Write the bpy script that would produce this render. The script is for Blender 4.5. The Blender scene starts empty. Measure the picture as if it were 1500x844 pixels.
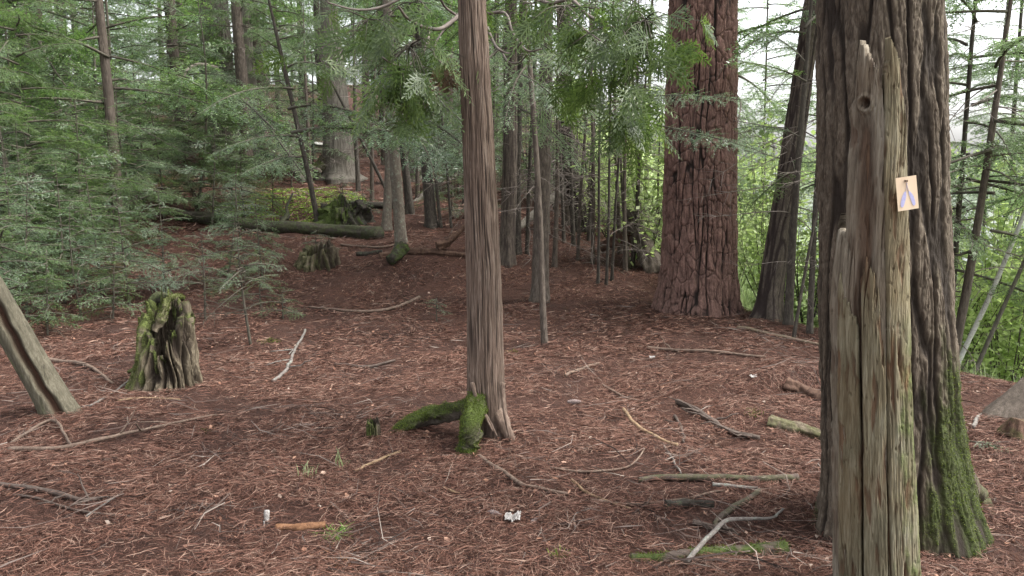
import bpy, math, random
import numpy as np
from mathutils import Vector, Matrix

R = math.radians
rng = np.random.default_rng(7)
random.seed(7)
sc = bpy.context.scene
col = sc.collection

# ------------------------------------------------------------------ camera, sky, sun, exposure
FPX, CW, CH = 1177.0, 1500.0, 844.0
PITCH = R(8.5)
CAMZ = 1.6
cam_d = bpy.data.cameras.new("camera")
cam_d.sensor_width = 36.0
cam_d.lens = 36.0 * FPX / CW
cam_d.clip_start = 0.05
cam_d.clip_end = 3000
cam = bpy.data.objects.new("camera", cam_d)
col.objects.link(cam)
cam.location = (0, 0, CAMZ)
cam.rotation_euler = (R(90) - PITCH, 0, 0)
sc.camera = cam

SUN_EL, SUN_AZ = R(56), R(98)          # azimuth clockwise from +Y: the open, lakeward side
w = bpy.data.worlds.new("World")
sc.world = w
w.use_nodes = True
nt = w.node_tree
for n in list(nt.nodes):
    nt.nodes.remove(n)
sky = nt.nodes.new("ShaderNodeTexSky")
sky.sky_type = 'NISHITA'
sky.sun_disc = False
sky.sun_elevation = SUN_EL
sky.sun_rotation = SUN_AZ
sky.air_density = 1.0
sky.dust_density = 4.0
sky.ozone_density = 1.0
hs = nt.nodes.new("ShaderNodeHueSaturation")
hs.inputs['Saturation'].default_value = 0.18
bg = nt.nodes.new("ShaderNodeBackground")
bg.inputs['Strength'].default_value = 0.125
wo = nt.nodes.new("ShaderNodeOutputWorld")
nt.links.new(sky.outputs[0], hs.inputs['Color'])
nt.links.new(hs.outputs[0], bg.inputs[0])
nt.links.new(bg.outputs[0], wo.inputs[0])

sd = bpy.data.lights.new("sun", 'SUN')
sd.energy = 1.5
sd.angle = R(22)
sd.color = (1.0, 0.96, 0.9)
so = bpy.data.objects.new("sun", sd)
col.objects.link(so)
sv = Vector((math.sin(SUN_AZ) * math.cos(SUN_EL), math.cos(SUN_AZ) * math.cos(SUN_EL), math.sin(SUN_EL)))
so.rotation_euler = sv.to_track_quat('Z', 'Y').to_euler()
so.location = sv * 60

sc.view_settings.view_transform = 'Standard'
sc.view_settings.look = 'None'
sc.view_settings.gamma = 1
sc.view_settings.use_curve_mapping = False
sc.view_settings.exposure = 2.03
sc.cycles.max_bounces = 6
sc.cycles.diffuse_bounces = 4
sc.cycles.glossy_bounces = 2
sc.cycles.transmission_bounces = 4
sc.cycles.use_denoising = True
sc.cycles.use_adaptive_sampling = True
sc.cycles.adaptive_threshold = 0.02
sc.cycles.caustics_reflective = False
sc.cycles.caustics_refractive = False

# ------------------------------------------------------------------ noise
def _hash(i, j, k, seed):
    m = 0xFFFFFFFF
    h = (i.astype(np.int64) * 374761393 + seed * 974126177) & m
    h = ((h ^ (h >> 15)) * 668265263) & m
    h = ((h ^ (h >> 13)) + j.astype(np.int64) * 1103515245) & m
    h = ((h ^ (h >> 16)) * 1274126177) & m
    h = ((h ^ (h >> 14)) + k.astype(np.int64) * 1540483477) & m
    h = ((h ^ (h >> 13)) * 1274126177) & 0xFFFFFFFF
    h = ((h ^ (h >> 15)) * 2246822519) & 0xFFFFFFFF
    return h ^ (h >> 16)

def pn(x, y, z=0.0, seed=0):
    x, y, z = np.broadcast_arrays(np.asarray(x, float), np.asarray(y, float), np.asarray(z, float))
    xi, yi, zi = np.floor(x), np.floor(y), np.floor(z)
    xf, yf, zf = x - xi, y - yi, z - zi
    u, v, s = (t * t * t * (t * (t * 6 - 15) + 10) for t in (xf, yf, zf))
    out = 0.0
    for a in (0, 1):
        for b in (0, 1):
            for c in (0, 1):
                h = _hash(xi + a, yi + b, zi + c, seed)
                gx = ((h & 1023) / 511.5 - 1)
                gy = (((h >> 10) & 1023) / 511.5 - 1)
                gz = (((h >> 20) & 1023) / 511.5 - 1)
                d = gx * (xf - a) + gy * (yf - b) + gz * (zf - c)
                out = out + d * (u if a else 1 - u) * (v if b else 1 - v) * (s if c else 1 - s)
    return out * 1.3

def fbm(x, y, z=0.0, seed=0, oct=4):
    t, a, f = 0.0, 1.0, 1.0
    for o in range(oct):
        t = t + a * pn(np.asarray(x) * f, np.asarray(y) * f, np.asarray(z) * f, seed + o * 17)
        a *= 0.5; f *= 2.03
    return t

def worley(x, y, z, seed=0):
    xi, yi, zi = np.floor(x), np.floor(y), np.floor(z)
    f1 = np.full(x.shape, 9.0); f2 = np.full(x.shape, 9.0); cid = np.zeros(x.shape)
    for a in (-1, 0, 1):
        for b in (-1, 0, 1):
            for c in (-1, 0, 1):
                h = _hash(xi + a, yi + b, zi + c, seed)
                d = np.sqrt((xi + a + (h & 1023) / 1023. - x) ** 2 + (yi + b + ((h >> 10) & 1023) / 1023. - y) ** 2 + (zi + c + ((h >> 20) & 1023) / 1023. - z) ** 2)
                near = d < f1
                f2 = np.where(near, f1, np.minimum(f2, d))
                cid = np.where(near, (h >> 7) % 1000 / 1000., cid)
                f1 = np.where(near, d, f1)
    return f1, f2, cid

def sstep(a, b, x):
    t = np.clip((np.asarray(x, float) - a) / (b - a), 0, 1)
    return t * t * (3 - 2 * t)

# ------------------------------------------------------------------ terrain
RY = np.array([-50, 0, 4.5, 6.5, 8.0, 9.8, 13, 18, 26, 40, 80, 400.])
RX = np.array([5.2, 4.6, 3.9, 3.2, 2.75, 1.9, 1.1, 0.9, 0.6, 0.2, 0, 0.])

def hgt(x, y):
    x = np.asarray(x, float); y = np.asarray(y, float)
    hill = 0.115 * np.clip(y - 8.0, 0, None)
    hill = np.where(y > 8, hill * sstep(8, 11.5, y), 0)
    hill = np.where(y > 45, 0.115 * 37 + 0.2 * (1 - np.exp(-(np.clip(y, 45, None) - 45) / 40)) * 40, hill)
    hill = hill + 0.05 * np.clip(-x - 3, 0, 12) * sstep(6, 12, y)
    s = x - np.interp(y, RY, RX)
    drop = np.clip(s, 0, None)
    fall = np.where(s > 0, 0.42 * drop * sstep(0, 1.2, s), 0)
    h = hill - fall
    low = -2.3
    h = np.where(s > 0, np.maximum(h, low + 0.02 * np.sin(x * 0.3)), h)
    b = 0.055 * pn(x * 0.55, y * 0.55, 3.3, 5) + 0.05 * pn(x * 1.5, y * 1.5, 1.3, 6) + 0.018 * pn(x * 4.5, y * 4.5, 2.1, 8)
    h = h + b * (1 + 0.8 * sstep(9, 16, y))
    yy_ = y + 0.12 * pn(x * 3, 0.2, 0, 12)
    h = h + 0.17 * sstep(5.35, 5.6, yy_) * np.exp(-((x - 2.15) / 0.62) ** 2) * np.exp(-np.clip(yy_ - 5.6, 0, None) / 0.9)
    # hummock with a small bank beside the two big trunks, swell round the pine, mound of a rotted log
    h = h + 0.06 * np.exp(-(((x - 1.75) / 0.75) ** 2 + ((y - 5.3) / 0.55) ** 2))
    h = h + 0.10 * np.exp(-(((x - 1.9) / 0.9) ** 2 + ((y - 7.6) / 0.8) ** 2))
    h = h + 0.16 * np.exp(-(((x + 1.0) / 0.9) ** 2 + ((y - 11.2) / 0.8) ** 2))
    return h

cp, sp = math.cos(PITCH), math.sin(PITCH)
def ray(px, py):
    a, b = (px - CW / 2) / FPX, (CH / 2 - py) / FPX
    return np.array([a, cp + b * sp, -sp + b * cp])

def P(px, py, d):
    """world point that the picture shows at (px, py), at depth d"""
    return np.array([0, 0, CAMZ]) + ray(px, py) * d

def G(px, py, dmax=60.):
    """ground point that the picture shows at (px, py)"""
    r = ray(px, py)
    t = np.linspace(1.0, dmax, 6000)
    z = CAMZ + r[2] * t
    g = hgt(r[0] * t, r[1] * t)
    i = np.argmax(z < g)
    if not (z < g).any():
        i = len(t) - 1
    p = r * t[i]
    return np.array([p[0], p[1], float(hgt(p[0], p[1]))])

def depth(p):
    return p[1] * cp - (p[2] - CAMZ) * sp

# ------------------------------------------------------------------ mesh helpers
class MB:
    """collects vertices, quads and triangles with material slots, in numpy"""
    def __init__(s):
        s.v, s.q, s.t, s.qm, s.tm, s.n = [], [], [], [], [], 0
        s.attr = {}
    def add(s, V, Q=None, T=None, m=0):
        V = np.asarray(V, float).reshape(-1, 3)
        s.v.append(V)
        if Q is not None and len(Q):
            Q = np.asarray(Q, np.int64).reshape(-1, 4); s.q.append(Q + s.n); s.qm.append(np.full(len(Q), m))
        if T is not None and len(T):
            T = np.asarray(T, np.int64).reshape(-1, 3); s.t.append(T + s.n); s.tm.append(np.full(len(T), m))
        s.n += len(V)
        return s
    def mesh(s, name, mats, smooth=True, attrs=None):
        V = np.concatenate(s.v)
        Q = np.concatenate(s.q) if s.q else np.zeros((0, 4), np.int64)
        T = np.concatenate(s.t) if s.t else np.zeros((0, 3), np.int64)
        me = bpy.data.meshes.new(name)
        me.vertices.add(len(V)); me.vertices.foreach_set('co', V.astype(np.float32).ravel())
        nl = Q.size + T.size
        me.loops.add(nl); me.loops.foreach_set('vertex_index', np.concatenate([Q.ravel(), T.ravel()]).astype(np.int32))
        nf = len(Q) + len(T)
        me.polygons.add(nf)
        st = np.concatenate([np.arange(len(Q)) * 4, Q.size + np.arange(len(T)) * 3]).astype(np.int32)
        me.polygons.foreach_set('loop_start', st)
        mi = np.concatenate([np.concatenate(s.qm) if s.qm else np.zeros(0), np.concatenate(s.tm) if s.tm else np.zeros(0)]).astype(np.int32)
        for m in mats:
            me.materials.append(m)
        me.polygons.foreach_set('material_index', mi)
        if smooth:
            me.polygons.foreach_set('use_smooth', np.ones(nf, bool))
        for k, a in (attrs or {}).items():
            at = me.attributes.new(k, 'FLOAT', 'POINT'); at.data.foreach_set('value', np.asarray(a, np.float32).ravel())
        me.update(calc_edges=True)
        return me
    def build(s, name, mats, parent=None, smooth=True, attrs=None, loc=None):
        if not isinstance(mats, (list, tuple)):
            mats = [mats]
        return link(name, s.mesh(name, mats, smooth, attrs), parent, loc)

def link(name, me, parent=None, loc=None):
    o = bpy.data.objects.new(name, me)
    col.objects.link(o)
    if parent is not None:
        o.parent = parent
    if loc is not None:
        o.location = loc
    return o

def tag(o, label=None, cat=None, group=None, kind=None):
    if label: o['label'] = label
    if cat: o['category'] = cat
    if group: o['group'] = group
    if kind: o['kind'] = kind
    return o

def empty(name, loc, label, cat, group=None):
    o = bpy.data.objects.new(name, None)
    o.empty_display_size = 0.1
    col.objects.link(o)
    o.location = loc
    return tag(o, label, cat, group)

def grid_faces(nr, nc, wrap=False):
    r = np.arange(nr - 1)[:, None]
    c = np.arange(nc if wrap else nc - 1)[None, :]
    c2 = (c + 1) % nc
    return np.stack([r * nc + c, r * nc + c2, (r + 1) * nc + c2, (r + 1) * nc + c], -1).reshape(-1, 4)

def catmull(pts, n):
    pts = np.asarray(pts, float)
    if len(pts) == 2:
        t = np.linspace(0, 1, n)[:, None]
        return pts[0] * (1 - t) + pts[1] * t
    p = np.vstack([2 * pts[0] - pts[1], pts, 2 * pts[-1] - pts[-2]])
    t = np.linspace(0, len(pts) - 1 - 1e-6, n)
    i = t.astype(int); f = (t - i)[:, None]
    a, b, c, d = p[i], p[i + 1], p[i + 2], p[i + 3]
    return 0.5 * (2 * b + (c - a) * f + (2 * a - 5 * b + 4 * c - d) * f ** 2 + (3 * b - a - 3 * c + d) * f ** 3)

def tube(mb, pts, rad, sides=6, m=0, cap=True, rough=0.0, seed=0):
    pts = np.asarray(pts, float); n = len(pts)
    rad = np.broadcast_to(np.asarray(rad, float), (n,))
    tan = np.gradient(pts, axis=0); tan /= np.linalg.norm(tan, axis=1)[:, None] + 1e-9
    ref = np.array([0, 0, 1.0]) if abs(tan[:, 2]).mean() < 0.8 else np.array([1.0, 0, 0])
    a = np.cross(tan, ref); a /= np.linalg.norm(a, axis=1)[:, None] + 1e-9
    b = np.cross(tan, a)
    th = np.linspace(0, 2 * np.pi, sides, endpoint=False)
    rr = rad[:, None] * np.ones(sides)[None]
    if rough:
        s_ = np.concatenate([[0], np.cumsum(np.linalg.norm(np.diff(pts, axis=0), axis=1))])
        k = 1.0 / max(rad.mean(), 1e-4)
        rr = rr * (1 + rough * fbm(np.cos(th)[None] * 1.6 + 0 * s_[:, None], np.sin(th)[None] * 1.6 + 0 * s_[:, None], s_[:, None] * k * 0.35, seed, 3))
    V = pts[:, None] + (np.cos(th)[None, :, None] * a[:, None] + np.sin(th)[None, :, None] * b[:, None]) * rr[..., None]
    V = V.reshape(-1, 3)
    Q = grid_faces(n, sides, True)
    T = []
    if cap:
        V = np.vstack([V, pts[:1], pts[-1:]])
        k = n * sides
        for j in range(sides):
            T.append((j, k, (j + 1) % sides)); T.append(((n - 1) * sides + j, (n - 1) * sides + (j + 1) % sides, k + 1))
    mb.add(V, Q, T, m)
    return mb

# ------------------------------------------------------------------ materials
def newmat(name):
    m = bpy.data.materials.new(name)
    m.use_nodes = True
    t = m.node_tree
    for n in list(t.nodes):
        t.nodes.remove(n)
    out = t.nodes.new('ShaderNodeOutputMaterial')
    return m, t, out

class N:
    def __init__(s, t): s.t = t
    def new(s, typ, **kw):
        n = s.t.nodes.new('ShaderNode' + typ)
        for k, v in kw.items():
            setattr(n, k, v)
        return n
    def put(s, sock, v):
        if hasattr(v, 'is_linked') or isinstance(v, bpy.types.NodeSocket):
            s.t.links.new(v, sock)
        else:
            sock.default_value = v
    def coord(s, out='Object', scale=(1, 1, 1)):
        tc = s.new('TexCoord'); mp = s.new('Mapping')
        mp.inputs['Scale'].default_value = scale
        s.t.links.new(tc.outputs[out], mp.inputs[0])
        return mp.outputs[0]
    def noise(s, vec, scale=1.0, detail=4.0, rough=0.55, dist=0.0):
        n = s.new('TexNoise')
        s.t.links.new(vec, n.inputs['Vector'])
        n.inputs['Scale'].default_value = scale; n.inputs['Detail'].default_value = detail
        n.inputs['Roughness'].default_value = rough; n.inputs['Distortion'].default_value = dist
        return n.outputs['Fac']
    def ramp(s, fac, stops):
        n = s.new('ValToRGB')
        e = n.color_ramp.elements
        while len(e) < len(stops): e.new(0.5)
        for x, (p, c) in zip(e, stops):
            x.position = p; x.color = (c, c, c, 1) if isinstance(c, (int, float)) else (*c, 1)
        s.t.links.new(fac, n.inputs[0])
        return n.outputs[0]
    def mix(s, f, a, b, typ='MIX'):
        n = s.new('Mix', data_type='RGBA', blend_type=typ)
        s.put(n.inputs[0], f)
        for sock, v in ((n.inputs[6], a), (n.inputs[7], b)):
            s.put(sock, (*v, 1) if isinstance(v, tuple) and len(v) == 3 else v)
        return n.outputs[2]
    def math(s, op, a, b=0.0, clamp=False):
        n = s.new('Math', operation=op, use_clamp=clamp)
        s.put(n.inputs[0], a); s.put(n.inputs[1], b)
        return n.outputs[0]
    def attr(s, name):
        return s.new('Attribute', attribute_name=name).outputs['Fac']
    def bump(s, h, strength=0.5, dist=0.01):
        n = s.new('Bump')
        n.inputs['Strength'].default_value = strength; n.inputs['Distance'].default_value = dist
        s.t.links.new(h, n.inputs['Height'])
        return n.outputs[0]
    def bsdf(s, color, rough=0.8, spec=0.3, normal=None):
        n = s.new('BsdfPrincipled')
        s.put(n.inputs['Base Color'], (*color, 1) if isinstance(color, tuple) and len(color) == 3 else color)
        s.put(n.inputs['Roughness'], rough)
        n.inputs['Specular IOR Level'].default_value = spec
        if normal is not None: s.t.links.new(normal, n.inputs['Normal'])
        return n

def bark(name, cols, scale=30., stretch=6., rough=0.85, bump=0.6, bdist=0.006, moss=(0.052, 0.074, 0.016), lichen=None, spec=0.2, furrow=None, big=None):
    m, t, out = newmat(name); n = N(t)
    v = n.coord('Object', (1, 1, 1 / stretch))
    f1 = n.noise(v, scale, 5, 0.6, 0.25)
    f1b = n.noise(v, scale * 4.5, 3, 0.6, 0.1)
    f1 = n.math('ADD', n.math('MULTIPLY', f1, 0.6), n.math('MULTIPLY', f1b, 0.4))
    c = n.ramp(f1, [(0.34, cols[0]), (0.5, cols[1]), (0.68, cols[2])])
    v2 = n.coord('Object')
    f2 = n.noise(v2, 4.0, 3)
    c = n.mix(n.ramp(f2, [(0.35, 0.0), (0.7, 0.55)]), c, big or tuple(x * 0.62 for x in cols[1]))
    if furrow:
        c = n.mix(n.math('MULTIPLY', n.math('SUBTRACT', 1.0, n.attr('ridge'), True), n.attr('ridged')), c, furrow)
    if lichen:
        f3 = n.noise(v2, 22., 4, 0.6)
        c = n.mix(n.ramp(f3, [(0.57, 0.0), (0.66, 0.75)]), c, lichen)
    fm = n.noise(v2, 60., 4)
    mc = n.ramp(fm, [(0.3, tuple(x * 0.45 for x in moss)), (0.7, tuple(x * 1.35 for x in moss))])
    ms = n.math('MULTIPLY', n.attr('moss'), 1.0, True)
    c = n.mix(ms, c, mc)
    hgt_ = n.math('ADD', f1, n.math('MULTIPLY', n.math('MULTIPLY', fm, ms), 1.5))
    b = n.bsdf(c, rough, spec, n.bump(hgt_, bump, bdist))
    t.links.new(b.outputs[0], out.inputs[0])
    return m

def leaf(name, stops, rough=0.42, trans=0.35, spec=0.45, tint=(1.7, 1.9, 0.9)):
    m, t, out = newmat(name); n = N(t)
    geo = n.new('NewGeometry')
    oi = n.new('ObjectInfo')
    r = n.math('ADD', n.math('MULTIPLY', geo.outputs['Random Per Island'], 0.75), n.math('MULTIPLY', oi.outputs['Random'], 0.25))
    v = n.coord('Object')
    big = n.noise(v, 2.2, 2)
    c = n.ramp(n.math('ADD', n.math('MULTIPLY', r, 0.6), n.math('MULTIPLY', big, 0.45)), stops)
    b = n.bsdf(c, rough, spec)
    tr = n.new('BsdfTranslucent')
    t.links.new(n.mix(1.0, c, tint, 'MULTIPLY'), tr.inputs[0])
    mx = n.new('MixShader'); mx.inputs[0].default_value = trans
    t.links.new(b.outputs[0], mx.inputs[1]); t.links.new(tr.outputs[0], mx.inputs[2])
    t.links.new(mx.outputs[0], out.inputs[0])
    return m

def simple(name, stops, scale=20., rough=0.8, spec=0.25, island=False, bump=0.0, stretch=None):
    m, t, out = newmat(name); n = N(t)
    if island:
        geo = n.new('NewGeometry')
        f = geo.outputs['Random Per Island']
    else:
        f = n.noise(n.coord('Object', stretch or (1, 1, 1)), scale, 5, 0.6)
    c = n.ramp(f, stops)
    b = n.bsdf(c, rough, spec, n.bump(f, bump, 0.005) if bump else None)
    t.links.new(b.outputs[0], out.inputs[0])
    return m

M = {}
M['cedar_bark'] = bark('cedar_bark', [(0.045, 0.032, 0.025), (0.145, 0.104, 0.08), (0.31, 0.25, 0.205)], 45., 14., 0.9, 0.8, 0.006, furrow=(0.034, 0.025, 0.020), big=(0.135, 0.095, 0.075))
M['pine_bark'] = bark('pine_bark', [(0.08, 0.048, 0.04), (0.19, 0.112, 0.092), (0.34, 0.21, 0.17)], 34., 2.2, 0.9, 1.0, 0.008, furrow=(0.022, 0.016, 0.014), big=(0.13, 0.074, 0.06))
M['furrow_bark'] = bark('furrow_bark', [(0.042, 0.033, 0.025), (0.10, 0.078, 0.058), (0.21, 0.175, 0.135)], 60., 5., 0.9, 0.9, 0.007, moss=(0.036, 0.05, 0.012), furrow=(0.024, 0.018, 0.014))
M['grey_bark'] = bark('grey_bark', [(0.07, 0.06, 0.048), (0.14, 0.118, 0.095), (0.22, 0.195, 0.16)], 50., 2.5, 0.9, 0.7, 0.003, lichen=(0.2, 0.23, 0.18))
M['dark_bark'] = bark('dark_bark', [(0.03, 0.026, 0.022), (0.065, 0.056, 0.046), (0.13, 0.115, 0.097)], 50., 3., 0.9, 0.8, 0.004, furrow=(0.025, 0.018, 0.016))
M['brown_bark'] = bark('brown_bark', [(0.042, 0.034, 0.028), (0.095, 0.077, 0.062), (0.18, 0.15, 0.125)], 45., 4., 0.9, 0.8, 0.004, furrow=(0.03, 0.022, 0.02))
M['pale_bark'] = bark('pale_bark', [(0.07, 0.062, 0.05), (0.135, 0.12, 0.10), (0.22, 0.2, 0.175)], 40., 7., 0.9, 0.7, 0.004)
M['birch_bark'] = bark('birch_bark', [(0.3, 0.28, 0.26), (0.6, 0.58, 0.55), (0.75, 0.73, 0.7)], 20., 0.4, 0.7, 0.3, 0.002)
M['snag_wood'] = bark('snag_wood', [(0.075, 0.055, 0.036), (0.19, 0.15, 0.1), (0.36, 0.3, 0.22)], 42., 16., 0.85, 0.9, 0.005, moss=(0.14, 0.17, 0.035), big=(0.16, 0.115, 0.065))
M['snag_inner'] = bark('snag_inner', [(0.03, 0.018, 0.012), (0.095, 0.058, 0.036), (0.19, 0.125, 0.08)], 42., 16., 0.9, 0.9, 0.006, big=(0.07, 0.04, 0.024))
M['stump_wood'] = bark('stump_wood', [(0.035, 0.027, 0.019), (0.105, 0.085, 0.058), (0.235, 0.2, 0.145)], 34., 9., 0.9, 1.0, 0.008, moss=(0.075, 0.092, 0.026), furrow=(0.018, 0.012, 0.009))
M['rot_wood'] = bark('rot_wood', [(0.03, 0.018, 0.013), (0.085, 0.05, 0.036), (0.16, 0.1, 0.07)], 34., 9., 0.95, 1.0, 0.008, furrow=(0.02, 0.011, 0.008))
M['stump_brown'] = bark('stump_brown', [(0.024, 0.017, 0.013), (0.068, 0.046, 0.034), (0.14, 0.095, 0.066)], 30., 1., 0.9, 1.2, 0.012)
M['log_bark'] = bark('log_bark', [(0.012, 0.011, 0.009), (0.035, 0.03, 0.024), (0.08, 0.07, 0.055)], 26., 1., 0.9, 1.0, 0.008, lichen=(0.06, 0.075, 0.045))
M['stick_brown'] = bark('stick_brown', [(0.06, 0.042, 0.032), (0.135, 0.096, 0.074), (0.24, 0.185, 0.145)], 40., 1., 0.85, 0.8, 0.003)
M['stick_dark'] = bark('stick_dark', [(0.03, 0.022, 0.018), (0.08, 0.06, 0.05), (0.15, 0.12, 0.1)], 40., 1., 0.85, 0.8, 0.003, moss=(0.05, 0.068, 0.018))
M['stick_grey'] = bark('stick_grey', [(0.07, 0.06, 0.053), (0.15, 0.133, 0.12), (0.26, 0.24, 0.22)], 50., 1., 0.85, 0.8, 0.003, lichen=(0.2, 0.225, 0.19))
M['split_wood'] = bark('split_wood', [(0.10, 0.065, 0.04), (0.21, 0.145, 0.088), (0.34, 0.255, 0.165)], 60., 1., 0.8, 0.6, 0.002, big=(0.2, 0.135, 0.08))
M['bark_chunk'] = bark('bark_chunk', [(0.07, 0.034, 0.02), (0.16, 0.08, 0.042), (0.27, 0.15, 0.085)], 50., 1., 0.9, 0.8, 0.004)
M['hemlock'] = leaf('hemlock', [(0.2, (0.04, 0.078, 0.034)), (0.5, (0.09, 0.155, 0.065)), (0.8, (0.18, 0.26, 0.115))], 0.34, 0.36, 0.75)
M['fir'] = leaf('fir', [(0.2, (0.054, 0.1, 0.058)), (0.5, (0.11, 0.178, 0.10)), (0.8, (0.205, 0.285, 0.175))], 0.32, 0.34, 0.85)
M['fir_backlit'] = leaf('fir_backlit', [(0.2, (0.075, 0.12, 0.06)), (0.5, (0.13, 0.185, 0.095)), (0.8, (0.2, 0.265, 0.145))], 0.4, 0.5, 0.5, (1.7, 1.8, 1.45))  # paler copy of the fir: light from behind is put into its colour
M['cedar_leaf'] = leaf('cedar_leaf', [(0.2, (0.03, 0.052, 0.016)), (0.5, (0.06, 0.096, 0.028)), (0.8, (0.12, 0.165, 0.06))], 0.42, 0.38, 0.5, (1.6, 1.75, 1.0))
M['broad_leaf'] = leaf('broad_leaf', [(0.2, (0.14, 0.19, 0.07)), (0.5, (0.25, 0.31, 0.125)), (0.8, (0.38, 0.45, 0.2))], 0.45, 0.5, 0.4, (1.6, 1.7, 1.35))
M['grass'] = leaf('grass', [(0.2, (0.14, 0.19, 0.085)), (0.5, (0.24, 0.3, 0.15)), (0.8, (0.38, 0.43, 0.25))], 0.5, 0.45, 0.35, (1.5, 1.6, 1.3))
M['moss'] = leaf('moss', [(0.2, (0.055, 0.05, 0.018)), (0.45, (0.07, 0.09, 0.02)), (0.6, (0.09, 0.122, 0.024)), (0.85, (0.165, 0.185, 0.05))], 0.8, 0.25, 0.1)
M['lit_hill_moss'] = leaf('lit_hill_moss', [(0.2, (0.09, 0.15, 0.03)), (0.5, (0.155, 0.235, 0.05)), (0.8, (0.24, 0.32, 0.09))], 0.8, 0.25, 0.1)  # lighter copy of the moss: the glade's light is put into its colour
M['sprig_green'] = leaf('sprig_green', [(0.2, (0.09, 0.19, 0.03)), (0.5, (0.14, 0.28, 0.05)), (0.8, (0.22, 0.36, 0.09))], 0.5, 0.4, 0.35)
M['dead_spray'] = leaf('dead_spray', [(0.2, (0.05, 0.03, 0.02)), (0.5, (0.11, 0.065, 0.042)), (0.8, (0.17, 0.115, 0.08))], 0.7, 0.2, 0.2)
M['dead_leaf'] = leaf('dead_leaf', [(0.2, (0.2, 0.09, 0.04)), (0.5, (0.33, 0.15, 0.06)), (0.8, (0.45, 0.24, 0.1))], 0.7, 0.25, 0.2)
M['twig'] = simple('twig', [(0.3, (0.04, 0.035, 0.026)), (0.7, (0.10, 0.088, 0.068))], 9.)
M['dead_twig'] = simple('dead_twig', [(0.3, (0.07, 0.055, 0.047)), (0.7, (0.2, 0.17, 0.15))], 6.)
M['litter'] = simple('litter', [(0.0, (0.022, 0.012, 0.010)), (0.3, (0.062, 0.027, 0.018)), (0.6, (0.128, 0.059, 0.041)), (0.82, (0.185, 0.096, 0.069)), (1.0, (0.3, 0.205, 0.158))], island=True, rough=0.75)
M['flake'] = simple('flake', [(0.0, (0.07, 0.03, 0.022)), (0.5, (0.22, 0.115, 0.075)), (0.8, (0.34, 0.2, 0.14)), (0.97, (0.36, 0.29, 0.24))], island=True, rough=0.8)
M['twig_litter'] = simple('twig_litter', [(0.0, (0.025, 0.018, 0.015)), (0.4, (0.085, 0.06, 0.05)), (0.65, (0.115, 0.086, 0.074)), (0.9, (0.17, 0.135, 0.115)), (1.0, (0.27, 0.23, 0.2))], island=True, rough=0.85)

# ------------------------------------------------------------------ ground
def ground_mat():
    m, t, out = newmat('needle_floor'); n = N(t)
    v = n.coord('Object')
    f1 = n.noise(v, 1.3, 5, 0.6); f2 = n.noise(v, 38., 6, 0.7, 1.0); f3 = n.noise(v, 160., 3, 0.6)
    c = n.ramp(f2, [(0.3, (0.026, 0.014, 0.011)), (0.52, (0.075, 0.036, 0.026)), (0.75, (0.16, 0.085, 0.06))])
    c = n.mix(n.ramp(f1, [(0.35, 0.0), (0.68, 0.75)]), c, (0.045, 0.025, 0.02))
    c = n.mix(n.ramp(f3, [(0.58, 0.0), (0.78, 0.5)]), c, (0.22, 0.135, 0.10))
    gr = n.attr('green')
    gn = n.ramp(n.noise(v, 9.0, 5, 0.7), [(0.3, (0.14, 0.2, 0.07)), (0.6, (0.27, 0.34, 0.15)), (0.8, (0.42, 0.48, 0.27))])
    c = n.mix(gr, c, gn)
    h = n.math('ADD', f2, n.math('MULTIPLY', f3, 0.5))
    b = n.bsdf(c, 0.92, 0.15, n.bump(h, 1.0, 0.03))
    t.links.new(b.outputs[0], out.inputs[0])
    return m

def axis_samples(lo, hi, dense_lo, dense_hi, step, grow):
    a = list(np.arange(dense_lo, dense_hi, step))
    s, x = step, dense_hi
    while x < hi:
        a.append(x); s *= grow; x += s
    a.append(hi)
    s, x, b = step, dense_lo, []
    while x > lo:
        s *= grow; x -= s; b.append(max(x, lo))
    return np.array(sorted(set(b)) + a)

gx = axis_samples(-420, 420, -5.5, 6.0, 0.03, 1.06)
gy = axis_samples(-60, 700, 1.6, 13.5, 0.03, 1.05)
X, Y = np.meshgrid(gx, gy)
Z = hgt(X, Y)
near = (np.abs(X) < 7) & (Y < 16)
Z = Z + np.where(near, 0.010 * fbm(X * 9, Y * 9, 0.0, 31, 3) + 0.006 * pn(X * 30, Y * 30, 0, 33), 0)
sr = X - np.interp(Y, RY, RX)
green = sstep(0.9, 2.4, sr + 0.5 * pn(X * 0.8, Y * 0.8, 0.5, 77))
mb = MB().add(np.stack([X, Y, Z], -1), grid_faces(len(gy), len(gx)))
ground = mb.build('ground', ground_mat(), attrs={'green': green})
tag(ground, kind='structure')

def lake_mat():
    m, t, out = newmat('lake_water'); n = N(t)
    b = n.bsdf((0.05, 0.07, 0.06), 0.12, 0.5, n.bump(n.noise(n.coord('Object', (1, 1, 1)), 1.6, 3), 0.25, 0.03))
    b.inputs['IOR'].default_value = 1.33
    t.links.new(b.outputs[0], out.inputs[0])
    return m
lk = MB().add(np.array([[3, 14, -1.95], [420, 14, -1.95], [420, 700, -1.95], [3, 700, -1.95]]), [[0, 1, 2, 3]]).build('lake', lake_mat())
tag(lk, kind='structure')

def in_view_xy(n, y0, y1, pw=1.0, margin=0.5):
    y = y0 + (y1 - y0) * rng.random(n) ** pw
    x = (rng.random(n) * 2 - 1) * (y * 0.66 + margin)
    return x, y

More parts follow.
